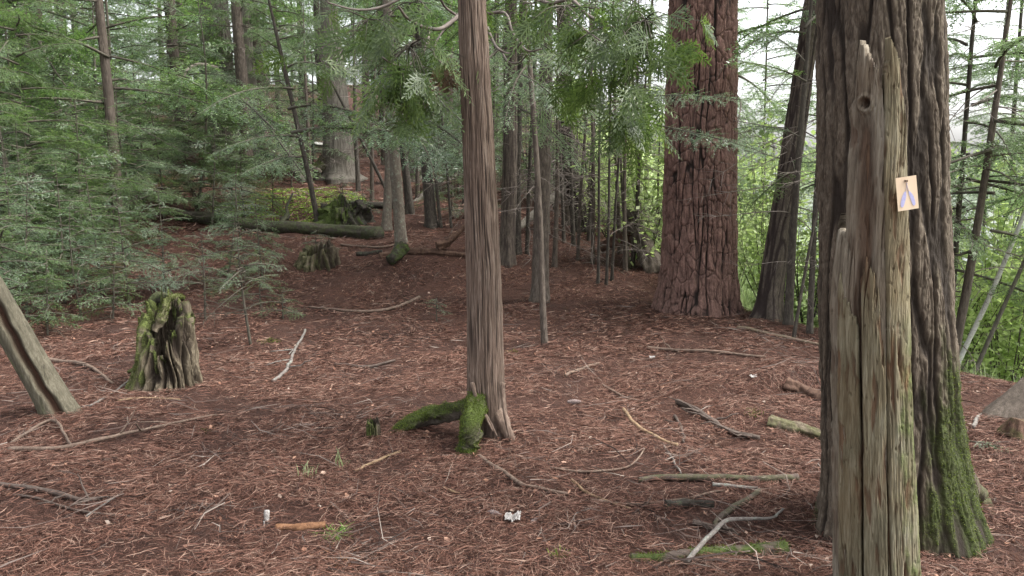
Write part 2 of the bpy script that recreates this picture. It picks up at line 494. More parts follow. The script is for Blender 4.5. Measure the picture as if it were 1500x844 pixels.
def litter(name, count, y0, y1, ln, wd, mat, lift, curve, pw=1.0, seed=0):
    x, y = in_view_xy(count, y0, y1, pw)
    dens = 0.06 + 0.94 * sstep(-0.42, 0.3, fbm(x * 1.6, y * 1.6, 0, 60, 4))
    if 'twig' in name: dens = sstep(0.0, 0.7, fbm(x * 1.1, y * 1.1, 0, 66, 3)) + 0.12
    k = (rng.random(count) < dens) & (x - np.interp(y, RY, RX) < 1.3)
    x, y = x[k], y[k]; n = len(x)
    L = ln * (0.5 + 0.8 * rng.random(n)); W = wd * (0.7 + 0.6 * rng.random(n))
    a = rng.random(n) * 2 * np.pi + 0.0
    bend = (rng.random(n) - 0.5) * 2 * curve
    vs = []
    zoff = lift * rng.random(n) ** 1.5 + 0.008
    tilt = rng.normal(0, 0.13, n)
    for i, s in enumerate((-0.5, 0.0, 0.5)):
        aa = a + bend * s
        cx = x + np.cos(aa) * L * s; cy = y + np.sin(aa) * L * s
        cz = hgt(cx, cy) + zoff + tilt * L * s
        cz = np.maximum(cz, hgt(cx, cy) + 0.003)
        ww = W * (1.0 if i == 1 else 0.55)
        px, py_ = -np.sin(aa) * ww / 2, np.cos(aa) * ww / 2
        rl = rng.normal(0, 0.5, n) * ww
        vs += [np.stack([cx + px, cy + py_, cz + rl], -1), np.stack([cx - px, cy - py_, cz - rl], -1)]
    V = np.stack(vs, 1).reshape(-1, 3)
    b = np.arange(n)[:, None] * 6
    Q = np.concatenate([b + np.array([0, 1, 3, 2]), b + np.array([2, 3, 5, 4])])
    o = MB().add(V, Q).build(name, mat, smooth=False)
    return tag(o, kind='stuff')

litter('needle_litter', 380000, 2.4, 7.0, 0.08, 0.0016, M['litter'], 0.02, 0.9, 1.15, 1)
litter('needle_litter', 150000, 6.5, 13.0, 0.085, 0.003, M['litter'], 0.02, 0.9, 1.1, 2)
litter('bark_flakes', 3200, 2.4, 12.0, 0.026, 0.011, M['flake'], 0.02, 0.5, 1.2, 3)
litter('twig_litter', 12000, 2.4, 13.0, 0.20, 0.0028, M['twig_litter'], 0.04, 0.9, 1.2, 4)
litter('twig_litter', 2600, 2.4, 9.0, 0.36, 0.0034, M['twig_litter'], 0.05, 1.1, 1.2, 8)
litter('needle_litter', 60000, 12.5, 34.0, 0.17, 0.009, M['litter'], 0.02, 0.9, 1.0, 5)
litter('twig_litter', 4500, 12.0, 34.0, 0.7, 0.013, M['twig_litter'], 0.07, 0.7, 1.0, 6)

# ------------------------------------------------------------------ foliage
def needle_tris(p0, d, L, droop, nl, nw, sp, tilt=0.34):
    """needles in two ranks along twigs: p0, d (N,3), L (N)"""
    cnt = np.maximum((L / sp).astype(int), 2)
    idx = np.repeat(np.arange(len(L)), cnt)
    off = np.concatenate([[0], np.cumsum(cnt)[:-1]])
    k = np.arange(len(idx)) - off[idx]
    s = (k + rng.random(len(k)) * 0.5) / cnt[idx] * L[idx]
    D = d[idx]
    p = p0[idx] + D * s[:, None]
    p[:, 2] -= droop[idx] * s ** 2
    side = np.cross(D, np.array([0, 0, 1.0])); side /= np.linalg.norm(side, axis=1)[:, None] + 1e-9
    sg = np.where(k % 2 == 0, 1.0, -1.0)
    a = R(62) + rng.normal(0, 0.16, len(k))
    nd = side * (np.sin(a) * sg)[:, None] + D * np.cos(a)[:, None]
    nd += rng.normal(0.0, tilt, (len(k), 3)); nd[:, 2] += 0.05; nd /= np.linalg.norm(nd, axis=1)[:, None]
    ln = nl * (0.7 + 0.5 * rng.random(len(k))) * (0.55 + 0.45 * np.sqrt(np.clip(1 - s / L[idx], 0, 1)))
    h = D * (nw / 2)
    V = np.stack([p - h, p + h, p + nd * ln[:, None] + h * 0.5, p + nd * ln[:, None] - h * 0.3], 1).reshape(-1, 3)
    b = np.arange(len(k))[:, None] * 4
    return V, b + np.array([0, 1, 2, 3])

def twig_prisms(p0, d, L, droop, r0):
    n = len(L)
    p1 = p0 + d * L[:, None]; p1[:, 2] -= droop * L ** 2
    pm = p0 + d * (L * 0.5)[:, None]; pm[:, 2] -= droop * (L * 0.5) ** 2
    side = np.cross(d, np.array([0, 0, 1.0])); side /= np.linalg.norm(side, axis=1)[:, None] + 1e-9
    up = np.cross(side, d)
    r0 = np.broadcast_to(r0, (n,))
    rings = []
    for p, f in ((p0, 1.0), (pm, 0.75), (p1, 0.35)):
        for a in (0, 2.094, 4.189):
            rings.append(p + (side * math.cos(a) + up * math.sin(a)) * (r0 * f)[:, None])
    V = np.stack(rings, 1).reshape(-1, 3)
    b = np.arange(n)[:, None] * 9
    Q = []
    for r_ in (0, 3):
        for j in range(3):
            Q.append(b + np.array([r_ + j, r_ + (j + 1) % 3, r_ + 3 + (j + 1) % 3, r_ + 3 + j]))
    return V, np.concatenate(Q)

def bough(mb, L, droop=0.25, rise=0.1, width=0.42, side_sp=0.045, nl=0.013, nw=0.0026, nsp=0.005, bare=0.12, rad=None, tert=True, frame=None, dead=0.0, mats=(0, 1), tw=1.0):
    """one flat conifer bough along +x (side twigs in the xy plane), put through FRAME (4x4)"""
    n = max(int((1 - bare) * L / side_sp), 3) * 2
    t = bare + (1 - bare) * (np.arange(n) + rng.random(n) * 0.6) / n
    sg = np.where(np.arange(n) % 2 == 0, 1.0, -1.0)
    ax = lambda t_: np.stack([t_ * L, 0.04 * L * np.sin(t_ * 4 + ph), rise * L * t_ - droop * L * t_ ** 2], -1)
    ph = rng.random() * 6
    p0 = ax(t)
    ll = width * L * np.clip((1 - t), 0, 1) ** 0.75 * np.clip(0.35 + 1.6 * (t - bare) / (1 - bare), 0.3, 1) * (0.65 + 0.6 * rng.random(n)) + 0.025
    ang = R(52) + rng.normal(0, 0.14, n)
    d = np.stack([np.cos(ang), np.sin(ang) * sg, rng.normal(-0.12, 0.24, n) + (rise - 2 * droop * t) * 0.8], -1)
    d /= np.linalg.norm(d, axis=1)[:, None]
    keep = rng.random(n) > dead
    dr = 0.35 / np.maximum(ll, 0.1) * 0.25 + 0 * ll
    S = [(p0, d, ll, dr)]
    if tert:
        tp, td, tl, tdr = [], [], [], []
        sp3 = side_sp * 0.9
        cnt = np.maximum((ll / sp3).astype(int) - 1, 0)
        idx = np.repeat(np.arange(n), cnt)
        if len(idx):
            off = np.concatenate([[0], np.cumsum(cnt)[:-1]])
            k = np.arange(len(idx)) - off[idx] + 0.7 + 0.3 * rng.random(len(idx))
            f = np.clip(k / (cnt[idx] + 1), 0, 1)
            s = f * ll[idx]
            pp = p0[idx] + d[idx] * s[:, None]; pp[:, 2] -= dr[idx] * s ** 2
            D = d[idx]
            sd_ = np.cross(D, np.array([0, 0, 1.0])); sd_ /= np.linalg.norm(sd_, axis=1)[:, None]
            g = np.where(np.floor(k).astype(int) % 2 == 0, 1.0, -1.0)
            aa = R(48) + rng.normal(0, 0.15, len(idx))
            dd = D * np.cos(aa)[:, None] + sd_ * (np.sin(aa) * g)[:, None]
            dd[:, 2] += rng.normal(-0.1, 0.24, len(idx))
            l3 = (1 - f) * ll[idx] * 0.5 * (0.7 + 0.5 * rng.random(len(idx))) + 0.02
            kk = keep[idx]
            S.append((pp[kk], dd[kk], l3[kk], (0.5 + 0 * l3)[kk]))
    S[0] = tuple(a[keep] for a in S[0]) if dead else S[0]
    # the leader's tip also carries needles
    S.append((ax(np.array([0.55, 0.78])), np.array([[1, 0, rise - 1.3 * droop], [1, 0, rise - 1.8 * droop]]), np.array([0.23 * L, 0.22 * L]), np.array([0.0, 0.0])))
    F = np.eye(4) if frame is None else np.asarray(frame)
    tf = lambda V: V @ F[:3, :3].T + F[:3, 3]
    for p, dd, l, dr_ in S:
        if len(l) == 0: continue
        V, Q = needle_tris(p, dd, l, dr_, nl, nw, nsp)
        mb.add(tf(V), Q, None, mats[0])
        V, Q = twig_prisms(p, dd, l, dr_, tw * (0.0009 + 0.0028 * l))
        mb.add(tf(V), Q, None, mats[1])
    m2 = MB()
    tube(m2, ax(np.linspace(0, 1, 9)), np.linspace(rad or 0.006 + 0.007 * L, 0.0018, 9), 5)
    mb.add(tf(m2.v[0]), m2.q[0], m2.t[0], mats[1])

def frame_to(p, az, el=0.0, roll=0.0):
    return np.array(Matrix.Translation(Vector(p)) @ Matrix.Rotation(az, 4, 'Z') @ Matrix.Rotation(-el, 4, 'Y') @ Matrix.Rotation(roll, 4, 'X'))

def dead_branch(mb, L, frame, m=1, seed=0, twigs=6, r=None):
    """a bare conifer branch, curved, with finer side twigs"""
    k = 8
    t = np.linspace(0, 1, k)
    a, b = rng.normal(0, 0.10), rng.normal(-0.12, 0.13)
    ax = np.stack([t * L, a * L * t ** 2 + 0.02 * L * np.sin(t * 7), b * L * t ** 2 + 0.03 * L * np.sin(t * 5 + 1)], -1)
    F = np.asarray(frame); tf = lambda V: V @ F[:3, :3].T + F[:3, 3]
    r = r or 0.003 + 0.005 * L
    tmp = MB(); tube(tmp, ax, np.linspace(r, 0.0015, k), 4)
    for j in range(twigs):
        i = rng.integers(2, k)
        s = rng.choice([-1, 1]); l = L * rng.uniform(0.12, 0.4)
        d = np.array([math.cos(0.9), s * math.sin(0.9) * rng.uniform(0.6, 1), rng.normal(-0.15, 0.3)])
        tt = np.linspace(0, 1, 5)[:, None]
        q = ax[i] + d * l * tt + np.array([0, 0, rng.normal(0, 0.12)]) * l * tt ** 2
        tube(tmp, q, np.linspace(r * 0.45, 0.0011, 5), 3)
    off = 0
    for V, Q, T in zip(tmp.v, tmp.q, tmp.t):
        mb.add(tf(V), Q - off, T - off, m); off += len(V)

def sapling_crown(H, lmax, nb, z0=0.12, mat='hemlock', nl=0.013, nw=0.0026, nsp=0.0055, side_sp=0.045, up=0.3, droop=0.28, dead=0.0, bare_low=0, top_pow=0.7):
    mb = MB()
    for i in range(nb):
        f = z0 + (1 - z0) * ((i + rng.random() * 0.6) / nb)
        z = f * H
        L = lmax * (1 - f) ** top_pow * rng.uniform(0.7, 1.15) + 0.06
        az = i * 2.4 + rng.normal(0, 0.3)
        bough(mb, L, droop, rng.uniform(0.0, 0.12), 0.42, side_sp, nl, nw, nsp, 0.1, frame=frame_to((0, 0, z), az, up * rng.uniform(-0.5, 1.2) * (0.4 + f), rng.normal(0, 0.42)), dead=dead, tert=L > 0.18)
    for i in range(bare_low):
        dead_branch(mb, lmax * rng.uniform(0.3, 0.9), frame_to((0, 0, H * z0 * rng.uniform(0.2, 1.3)), rng.random() * 6.28, rng.normal(0, 0.25)), 1)
    return mb.mesh('crown', [M[mat], M['twig']], smooth=False)

def stem(H, r, bend=0.04, sides=7, mat='twig', rough=0.12, z0=-0.06):
    mb = MB()
    t = np.linspace(0, 1, 12)
    a, b = rng.normal(0, bend, 2)
    pts = np.stack([a * H * np.sin(t * 2.6), b * H * np.sin(t * 2.2), z0 + t * (H - z0)], -1)
    tube(mb, pts, r * (1 - t) ** 0.8 + 0.0015, sides, rough=rough, seed=int(rng.integers(99)))
    return mb.mesh('trunk', [M[mat]])

SAP = []
for H, lm, nb, mt in ((1.35, 0.62, 24, 'fir'), (1.8, 0.85, 30, 'hemlock'), (2.3, 1.0, 34, 'fir'), (1.0, 0.55, 18, 'hemlock'), (1.55, 0.8, 24, 'fir'), (2.8, 1.15, 36, 'hemlock'), (4.6, 1.6, 52, 'hemlock'), (5.4, 1.7, 54, 'fir')):
    SAP.append((H, stem(H, 0.006 + 0.006 * H), sapling_crown(H, lm, nb, 0.16, mt, nl=0.017, nw=0.0056, nsp=0.0068, bare_low=5)))

def place_sapling(k, p, label, group, scale=1.0, rz=0.0, lean=(0, 0), name='hemlock_sapling', cat='young tree'):
    e = empty(name, p, label, cat, group)
    e.rotation_euler = (lean[0], lean[1], rz); e.scale = (scale,) * 3
    link('trunk', SAP[k][1], e); link('crown', SAP[k][2], e)
    return e

# ------------------------------------------------------------------ trunks
def trunk(base, top, H, r0, rfun, zs, nth, disp, bend=0.0, z0=-0.18, side=(0, 0), seed=0):
    """vertices of a trunk in local coordinates: rings along a leaning axis; rfun(z, th) gives the radius, disp(th, z, r) the relief (dr, attributes)"""
    ax = (np.asarray(top) - np.asarray(base)); ax = ax / ax[2]
    th = np.linspace(0, 2 * np.pi, nth, endpoint=False)[None, :]
    z = np.asarray(zs)[:, None]
    r = rfun(z, th) * np.ones_like(th + z)
    dr, at = disp(th + 0 * z, z + 0 * th, r)
    rr = r + dr
    bx = bend * np.sin(z * 0.9 + seed) * np.clip(z, 0, 1); by = bend * np.cos(z * 0.7 + seed * 2) * np.clip(z, 0, 1)
    X = ax[0] * z + bx + rr * np.cos(th); Y = ax[1] * z + by + rr * np.sin(th); Z = z + 0 * th
    return np.stack([X, Y, Z], -1), {k: (v + 0 * rr) for k, v in at.items()}

def zrows(z0, zv, dz, zt, coarse=0.12):
    a = list(np.arange(z0, zv, dz))
    z, s = zv, dz
    while z < zt:
        a.append(z); s = min(s * 1.15, coarse); z += s
    a.append(zt)
    return np.array(a)

def bark_pine(th, z, r):
    R0 = 0.36
    c, s = np.cos(th) * R0, np.sin(th) * R0
    wx = 0.016 * pn(c * 8, s * 8, z * 2.4, 3) + 0.007 * pn(c * 24, s * 24, z * 11, 9); wz = 0.06 * pn(c * 7, s * 7, z * 3, 4)
    n1 = np.abs(pn((c + wx) * 15, (s + wx) * 15, z * 0.85, 11))
    n2 = np.abs(pn((c - wx) * 26, (s + wx) * 26, z * 1.7, 13))
    wid = 0.5 + 0.5 * sstep(-0.35, 0.35, pn(c * 14, s * 14, z * 3.2, 19))
    f1, f2, cid = worley((c + wx) / 0.09, (s + wx) / 0.09, (z + wz) / 0.2, 12)
    e = 1 - wid * (1 - sstep(0.0, 0.13, n1)); e2 = 1 - wid * (1 - sstep(0.0, 0.14, n2)); e3 = sstep(0.0, 0.10, f2 - f1)
    st = fbm((c + wx) * 18, (s + wx) * 18, z * 5.0, 17, 4)
    flake = np.floor(st * 4.5) / 4.5 + 0.25 * sstep(0.75, 1.0, st * 4.5 - np.floor(st * 4.5))
    h = e * (0.62 + 0.38 * e2) * (0.55 + 0.45 * e3)
    fl = fbm(c * 70, s * 70, z * 26, 16, 3)
    dr = 0.040 * (h - 0.6) + 0.015 * flake * e + 0.004 * fl
    return dr, {'ridge': np.clip(sstep(0.22, 0.8, h) * (0.8 + 0.35 * flake + 0.1 * fl), 0, 1), 'ridged': 1.0}

def bark_cedar(th, z, r, R0=0.115, amp=1.0, fib=145., st=26.):
    c, s = np.cos(th) * R0, np.sin(th) * R0
    tw = 0.03 * z
    c2, s2 = np.cos(th + tw) * R0, np.sin(th + tw) * R0
    wv = 0.012 * pn(c * 14, s * 14, z * 3.0, 21)
    a = fbm((c2 + wv) * fib, (s2 + wv) * fib, z * fib / st, 22, 3)
    b = 1 - np.abs(pn((c2 + wv) * fib * 0.55, (s2 - wv) * fib * 0.55, z * fib / st * 0.4, 24)) * 2.2
    big = pn(c2 * 16, s2 * 16, z * 0.5, 25)
    h = 0.55 * b + 0.45 * a
    return amp * (0.0085 * h + 0.007 * big), {'ridge': sstep(-0.2, 0.55, h), 'ridged': 0.95}

def bark_furrow(th, z, r, R0=0.25, k=1.0, seed=41, depth_=0.020, moss=None):
    c, s = np.cos(th) * R0, np.sin(th) * R0
    wv = 0.020 * pn(c * 8, s * 8, z * 2.0, seed) + 0.008 * pn(c * 22, s * 22, z * 8, seed + 1)
    n1 = np.abs(pn((c + wv) * 15 * k, (s + wv) * 15 * k, z * 1.5 * k, seed + 2))
    n2 = np.abs(pn((c - wv) * 31 * k, (s + wv) * 31 * k, z * 3.4 * k, seed + 3))
    n3 = np.abs(pn((c + wv) * 60 * k, (s - wv) * 60 * k, z * 13 * k, seed + 4))
    rid = sstep(0.0, 0.24, n1) * (0.5 + 0.32 * sstep(0.0, 0.2, n2) + 0.18 * sstep(0, 0.2, n3))
    fl = fbm((c + wv) * 80 * k, (s + wv) * 80 * k, z * 22 * k, seed + 5, 3)
    dr = depth_ * (rid - 0.5) + 0.0045 * fl + 0.015 * pn(c * 5, s * 5, z * 0.5, seed + 7)
    at = {'ridge': np.clip(sstep(0.1, 0.85, rid) + 0.12 * fl, 0, 1), 'ridged': 1.0}
    if moss is not None:
        at['moss'] = moss(th, z, rid, fl)
    return dr, at

def bark_fine(th, z, r, R0=0.1, amp=1.0, seed=51):
    c, s = np.cos(th) * R0, np.sin(th) * R0
    h = fbm(c * 60, s * 60, z * 14, seed, 4)
    h2 = pn(c * 12, s * 12, z * 1.6, seed + 5)
    return amp * r * (0.07 * h + 0.12 * h2), {'ridge': sstep(-0.6, 0.2, h), 'ridged': 0.5}

def flare(r0, rt, H, amt, zs, lobes, ph=0.0, lob_amp=0.5):
    def f(z, th):
        zz = np.clip(z, 0, None)
        r = r0 + (rt - r0) * zz / H
        lob = 1 + lob_amp * np.cos(lobes * th + ph) + 0.25 * np.cos((lobes + 2) * th + 2.2 * ph + 1)
        return r * (1 + amt * np.exp(-zz / zs) * lob)
    return f

def build_trunk(name, parent, base, top, H, rf, zs, nth, disp, mat, bend=0.0, seed=0):
    V, at = trunk(base, top, H, 0, rf, zs, nth, disp, bend, seed=seed)
    nr = len(zs)
    return MB().add(V, grid_faces(nr, nth, True)).build(name, mat, parent, attrs={k: v.ravel() for k, v in at.items()})

def Py(px, py, y):
    """world point that the picture shows at (px, py), on the upright plane at distance y"""
    r = ray(px, py)
    return np.array([0, 0, CAMZ]) + r * (y / r[1])

def kpx(py, y):
    """metres per pixel at picture row py on the upright plane at distance y"""
    return y / ray(750, py)[1] / FPX

def tree_at(px, py, tx, ty, name, label, cat='tree', group=None, d=None, lean=0.0):
    """an Empty where the trunk meets the ground at (px, py); also the vector to the point its axis passes at (tx, ty)"""
    b = G(px, py) if d is None else Gd(px, d)
    t = Py(tx, ty, b[1])
    rel = t - b
    rel[1] = lean * rel[2]
    e = empty(name, tuple(b), label, cat, group)
    return e, b, rel, depth(b)

def Gd(px, y):
    """ground point at distance y under picture column px"""
    x = (px - CW / 2) / FPX * y * 1.0
    return np.array([x, y, float(hgt(x, y))])

# ------------------------------------------------------------------ libraries shared by many trees
BOUGH = []
for i, (mt, dr) in enumerate((('hemlock', 0.30), ('fir', 0.2), ('hemlock', 0.4), ('fir', 0.32), ('hemlock', 0.25), ('fir', 0.15))):
    m_ = MB(); bough(m_, 1.0, dr, 0.06, 0.42, 0.042, 0.018, 0.0062, 0.0075, 0.12)
    BOUGH.append(m_.mesh('bough', [M[mt], M['twig']], smooth=False))
BARE = []
for i in range(7):
    m_ = MB(); dead_branch(m_, 1.0, np.eye(4), 0, twigs=11, r=0.0075)
    BARE.append(m_.mesh('bare_branch', [M['dead_twig']]))

def big_crown(z0, z1, lmax, nb, mat, nl=0.036, nw=0.017, nsp=0.018, ssp=0.075, droop=0.3, lowmin=0.7):
    mb = MB()
    for i in range(nb):
        f = (i + rng.random()) / nb
        L = lmax * (lowmin + (1 - lowmin) * min(1, f * 3)) * (1 - f) ** 0.6 * rng.uniform(0.65, 1.15) + 0.25
        bough(mb, L, droop * rng.uniform(0.6, 1.3), 0.05, 0.4, ssp, nl, nw, nsp, 0.16, frame=frame_to((0, 0, z0 + (z1 - z0) * f), i * 2.4 + rng.normal(0, 0.4), rng.uniform(-0.3, 0.35), rng.normal(0, 0.4)))
    return mb.mesh('crown', [M[mat], M['twig']], smooth=False)

CROWN = {
    'low': big_crown(1.5, 6.2, 2.1, 32, 'hemlock'),
    'low2': big_crown(1.9, 6.6, 2.4, 32, 'fir'),
    'mid': big_crown(2.9, 7.4, 1.9, 28, 'hemlock'),
    'mid2': big_crown(3.2, 7.6, 1.7, 28, 'fir', droop=0.2),
    'slim': big_crown(2.2, 7.0, 0.95, 34, 'fir_backlit', 0.026, 0.011, 0.013, 0.055),
    'airy': big_crown(1.3, 7.5, 1.8, 30, 'fir_backlit', 0.028, 0.014, 0.014, 0.055, 0.22),
    'high': big_crown(6.5, 10.0, 2.6, 20, 'hemlock', 0.05, 0.024, 0.028, 0.11),
}

def bare_on(e, rel, n, z0, z1, l0, l1, r):
    """bare lower branches round a trunk"""
    for i in range(n):
        z = rng.uniform(z0, z1)
        o = link('bare_branch', BARE[int(rng.integers(len(BARE)))], e)
        az = rng.random() * 6.28
        o.location = (rel[0] / rel[2] * z + r * 0.6 * math.cos(az), rel[1] / rel[2] * z + r * 0.6 * math.sin(az), z)
        o.rotation_euler = (rng.normal(0, 0.4), rng.normal(0.1, 0.3), az)
        s = rng.uniform(l0, l1); o.scale = (s, s, s)

def bough_on(e, base, a, b, k, roll=0.0, wide=1.0):
    """a living bough from pixel-depth point a to b (world points), as a part of the tree"""
    v = Vector(b) - Vector(a)
    o = link('bough', BOUGH[k], e)
    q = v.to_track_quat('X', 'Z').to_matrix().to_4x4()
    L = v.length
    o.matrix_local = Matrix.Translation(Vector(a) - Vector(base)) @ q @ Matrix.Rotation(roll, 4, 'X') @ Matrix.Diagonal((L, L * wide, L, 1))
    return o

# ------------------------------------------------------------------ the shreddy cedar in the middle
cedar, cb, crel, cd = tree_at(713, 640, 692, 0, 'cedar_tree', 'slim cedar with shreddy brown bark and two mossy roots, standing alone in mid clearing')
px2 = cd / FPX
rf0 = flare(27 * px2, 20 * px2 * 0.93, 2.3, 0.32, 0.10, 3, 0.3, 0.7)
def cedar_disp(th, z, r):
    dr, at = bark_cedar(th, z, r)
    hole = np.exp(-((np.angle(np.exp(1j * (th - R(-97)))) / 0.40) ** 2) - (np.clip(z + 0.02, 0, None) / 0.16) ** 2)
    dr = dr - 0.085 * hole
    at['ridge'] = at['ridge'] * (1 - hole)  # hollow is also coloured dark, so part of its shade is painted
    side = np.exp(-((np.angle(np.exp(1j * (th - R(-150)))) / 0.75) ** 2)) * np.exp(-(np.clip(z, 0, None) / 0.22) ** 2)
    at['moss'] = np.clip(side * 1.6 + 0.4 * (at['ridge'] - 0.6), 0, 1) * sstep(0.15, 0.5, side)
    return dr, at
build_trunk('trunk', cedar, 0 * crel, crel, 9.0, lambda z, th: np.clip(rf0(z, th), 0.02, None) if True else 0, zrows(-0.16, 2.75, 0.006, 6.5), 300, cedar_disp, M['cedar_bark'], 0.012, 1.0)

def mossy_tube(name, parent, base, pts, rad, sides, mat, amount=1.0, rough=0.2, n=40, seed=0, flat=1.0):
    pts = catmull(pts, n); rad = np.interp(np.linspace(0, 1, n), np.linspace(0, 1, len(rad)), rad)
    b = MB(); tube(b, pts - np.asarray(base), rad, sides, rough=rough, seed=seed)
    V = b.v[0]
    idx = np.minimum(np.arange(len(V)) // sides, n - 1)
    up = (V[:, 2] - (pts[idx] - np.asarray(base))[:, 2]) / rad[idx]
    nz = fbm(V[:, 0] * 14, V[:, 1] * 14, V[:, 2] * 14, seed + 3, 3)
    moss = np.clip(amount * sstep(-0.5, 0.4, up + 0.7 * nz) * sstep(0.05, 0.4, idx / (n - 1) + 0.25 * nz), 0, 1)
    return b.build(name, [mat], parent, attrs={'moss': moss, 'ridge': 0 * moss + 1})

def fuzz(o, n, L, W, thr=0.35, zmax=None):
    """short moss leaves standing on the mossy part of a mesh"""
    me = o.data; nv = len(me.vertices)
    co = np.zeros(nv * 3, np.float32); me.vertices.foreach_get('co', co); co = co.reshape(-1, 3)
    no = np.zeros(nv * 3, np.float32); me.vertex_normals.foreach_get('vector', no); no = no.reshape(-1, 3)
    ms = np.zeros(nv, np.float32); me.attributes['moss'].data.foreach_get('value', ms)
    ok = np.nonzero((ms > thr) & (co[:, 2] < (zmax or 99)))[0]
    if not len(ok): return
    i = rng.choice(ok, n)
    p = co[i] + rng.normal(0, W * 0.8, (n, 3)); d = no[i] + rng.normal(0, 0.45, (n, 3)); d /= np.linalg.norm(d, axis=1)[:, None]
    s_ = np.cross(d, rng.normal(0, 1, (n, 3))); s_ /= np.linalg.norm(s_, axis=1)[:, None]
    l = L * (0.4 + 0.9 * rng.random(n))[:, None]; w_ = W * 0.5
    p = p - d * 0.002
    V = np.stack([p - s_ * w_, p + s_ * w_, p + d * l], 1).reshape(-1, 3)
    f = MB().add(V, None, np.arange(n)[:, None] * 3 + np.array([0, 1, 2])).build('moss', [M['moss']], o, smooth=False)
    f['kind'] = 'stuff'
    return f
M['root_bark'] = bark('root_bark', [(0.03, 0.024, 0.02), (0.07, 0.056, 0.045), (0.14, 0.12, 0.095)], 50., 1., 0.95, 1.2, 0.012, moss=(0.06, 0.085, 0.016))
g1 = G(686, 668)
rt1 = mossy_tube('root', cedar, cb, [P(714, 535, cd - 0.02), P(703, 572, cd - 0.09), P(695, 600, cd - 0.17), P(690, 625, cd - 0.30), np.array([g1[0], g1[1] + 0.03, g1[2] + 0.02]), g1 + (0, -0.05, -0.08)], [0.025, 0.05, 0.058, 0.058, 0.056, 0.045], 40, M['root_bark'], 0.9, 0.5, 80, 4)
g2 = G(572, 634); g3 = G(632, 630)
rt2 = mossy_tube('root', cedar, cb, [P(706, 585, cd), P(684, 598, cd - 0.04), g3 + (0, 0, 0.085), G(600, 632) + (0, 0, 0.05), g2 + (0, 0, -0.03)], [0.06, 0.058, 0.054, 0.042, 0.022], 34, M['root_bark'], 0.8, 0.45, 80, 5)
mossy_tube('root', cedar, cb, [P(722, 590, cd - 0.04), P(735, 620, cd - 0.09), G(752, 645) + (0, 0, -0.03)], [0.05, 0.045, 0.02], 20, M['cedar_bark'], 0.0, 0.3, 40, 6)
fuzz(rt1, 5000, 0.009, 0.005); fuzz(rt2, 4500, 0.009, 0.005)
# loose strips of bark hanging over the hollow
for k, pl in enumerate((((692, 560), (700, 590), (716, 615), (728, 640)), ((700, 585), (712, 612), (722, 632)), ((735, 560), (738, 600), (746, 640)))):
    pts = catmull([P(x, y, cd - 0.155 - 0.01 * k) for x, y in pl], 24) - cb
    b = MB(); tube(b, pts, np.linspace(0.013, 0.005, 24), 8, rough=0.5, seed=k)
    b.build('bark_strip', [M['cedar_bark']], cedar)

# its limbs: bare hooked ones and the drooping sprays they carry
def limb(pl, w0, w1, d0, d1, mat='dead_twig', parent=cedar, base=cb, name='limb', n=40):
    ds = np.linspace(d0, d1, len(pl))
    pts = catmull([P(x, y, d) for (x, y), d in zip(pl, ds)], n) - base
    b = MB(); tube(b, pts, np.linspace(w0, w1, n) * 0.5 * d0 / FPX, 7, rough=0.15, seed=len(pl))
    return b.build(name, [M[mat]], parent)

for pl, a, b_, d1 in (
    (((680, 14), (664, 30), (645, 42), (628, 42), (612, 36), (596, 26), (584, 10)), 7, 3, 4.2),
    (((628, 42), (627, 62), (614, 84), (594, 97), (575, 94), (560, 84)), 5, 2, 4.3),
    (((655, 37), (640, 60), (636, 80), (650, 95)), 3, 1.5, 4.3),
    (((700, 5), (722, 60), (735, 75), (750, 78), (764, 62)), 5, 2, 4.2),
    (((712, 20), (740, 20), (752, 50), (772, 74), (793, 72)), 5, 2, 4.3),
    (((700, -10), (760, -14), (800, 4), (836, 0), (858, 20), (885, 36), (910, 43), (948, 42)), 7, 3, 4.4),
    (((836, 0), (834, 22), (850, 38), (880, 60)), 4, 2, 4.3),
    (((735, 75), (744, 90), (760, 92), (772, 80)), 3, 1.5, 4.3),
    (((690, -20), (620, -16), (560, 10), (520, 14), (480, 4)), 6, 2, 4.3),
    (((885, 36), (872, 70), (866, 110), (858, 130)), 3, 1.5, 4.3),
    (((672, 25), (652, 10), (640, -12)), 4, 3, 4.4)):
    limb(pl, a, b_, cd, d1)

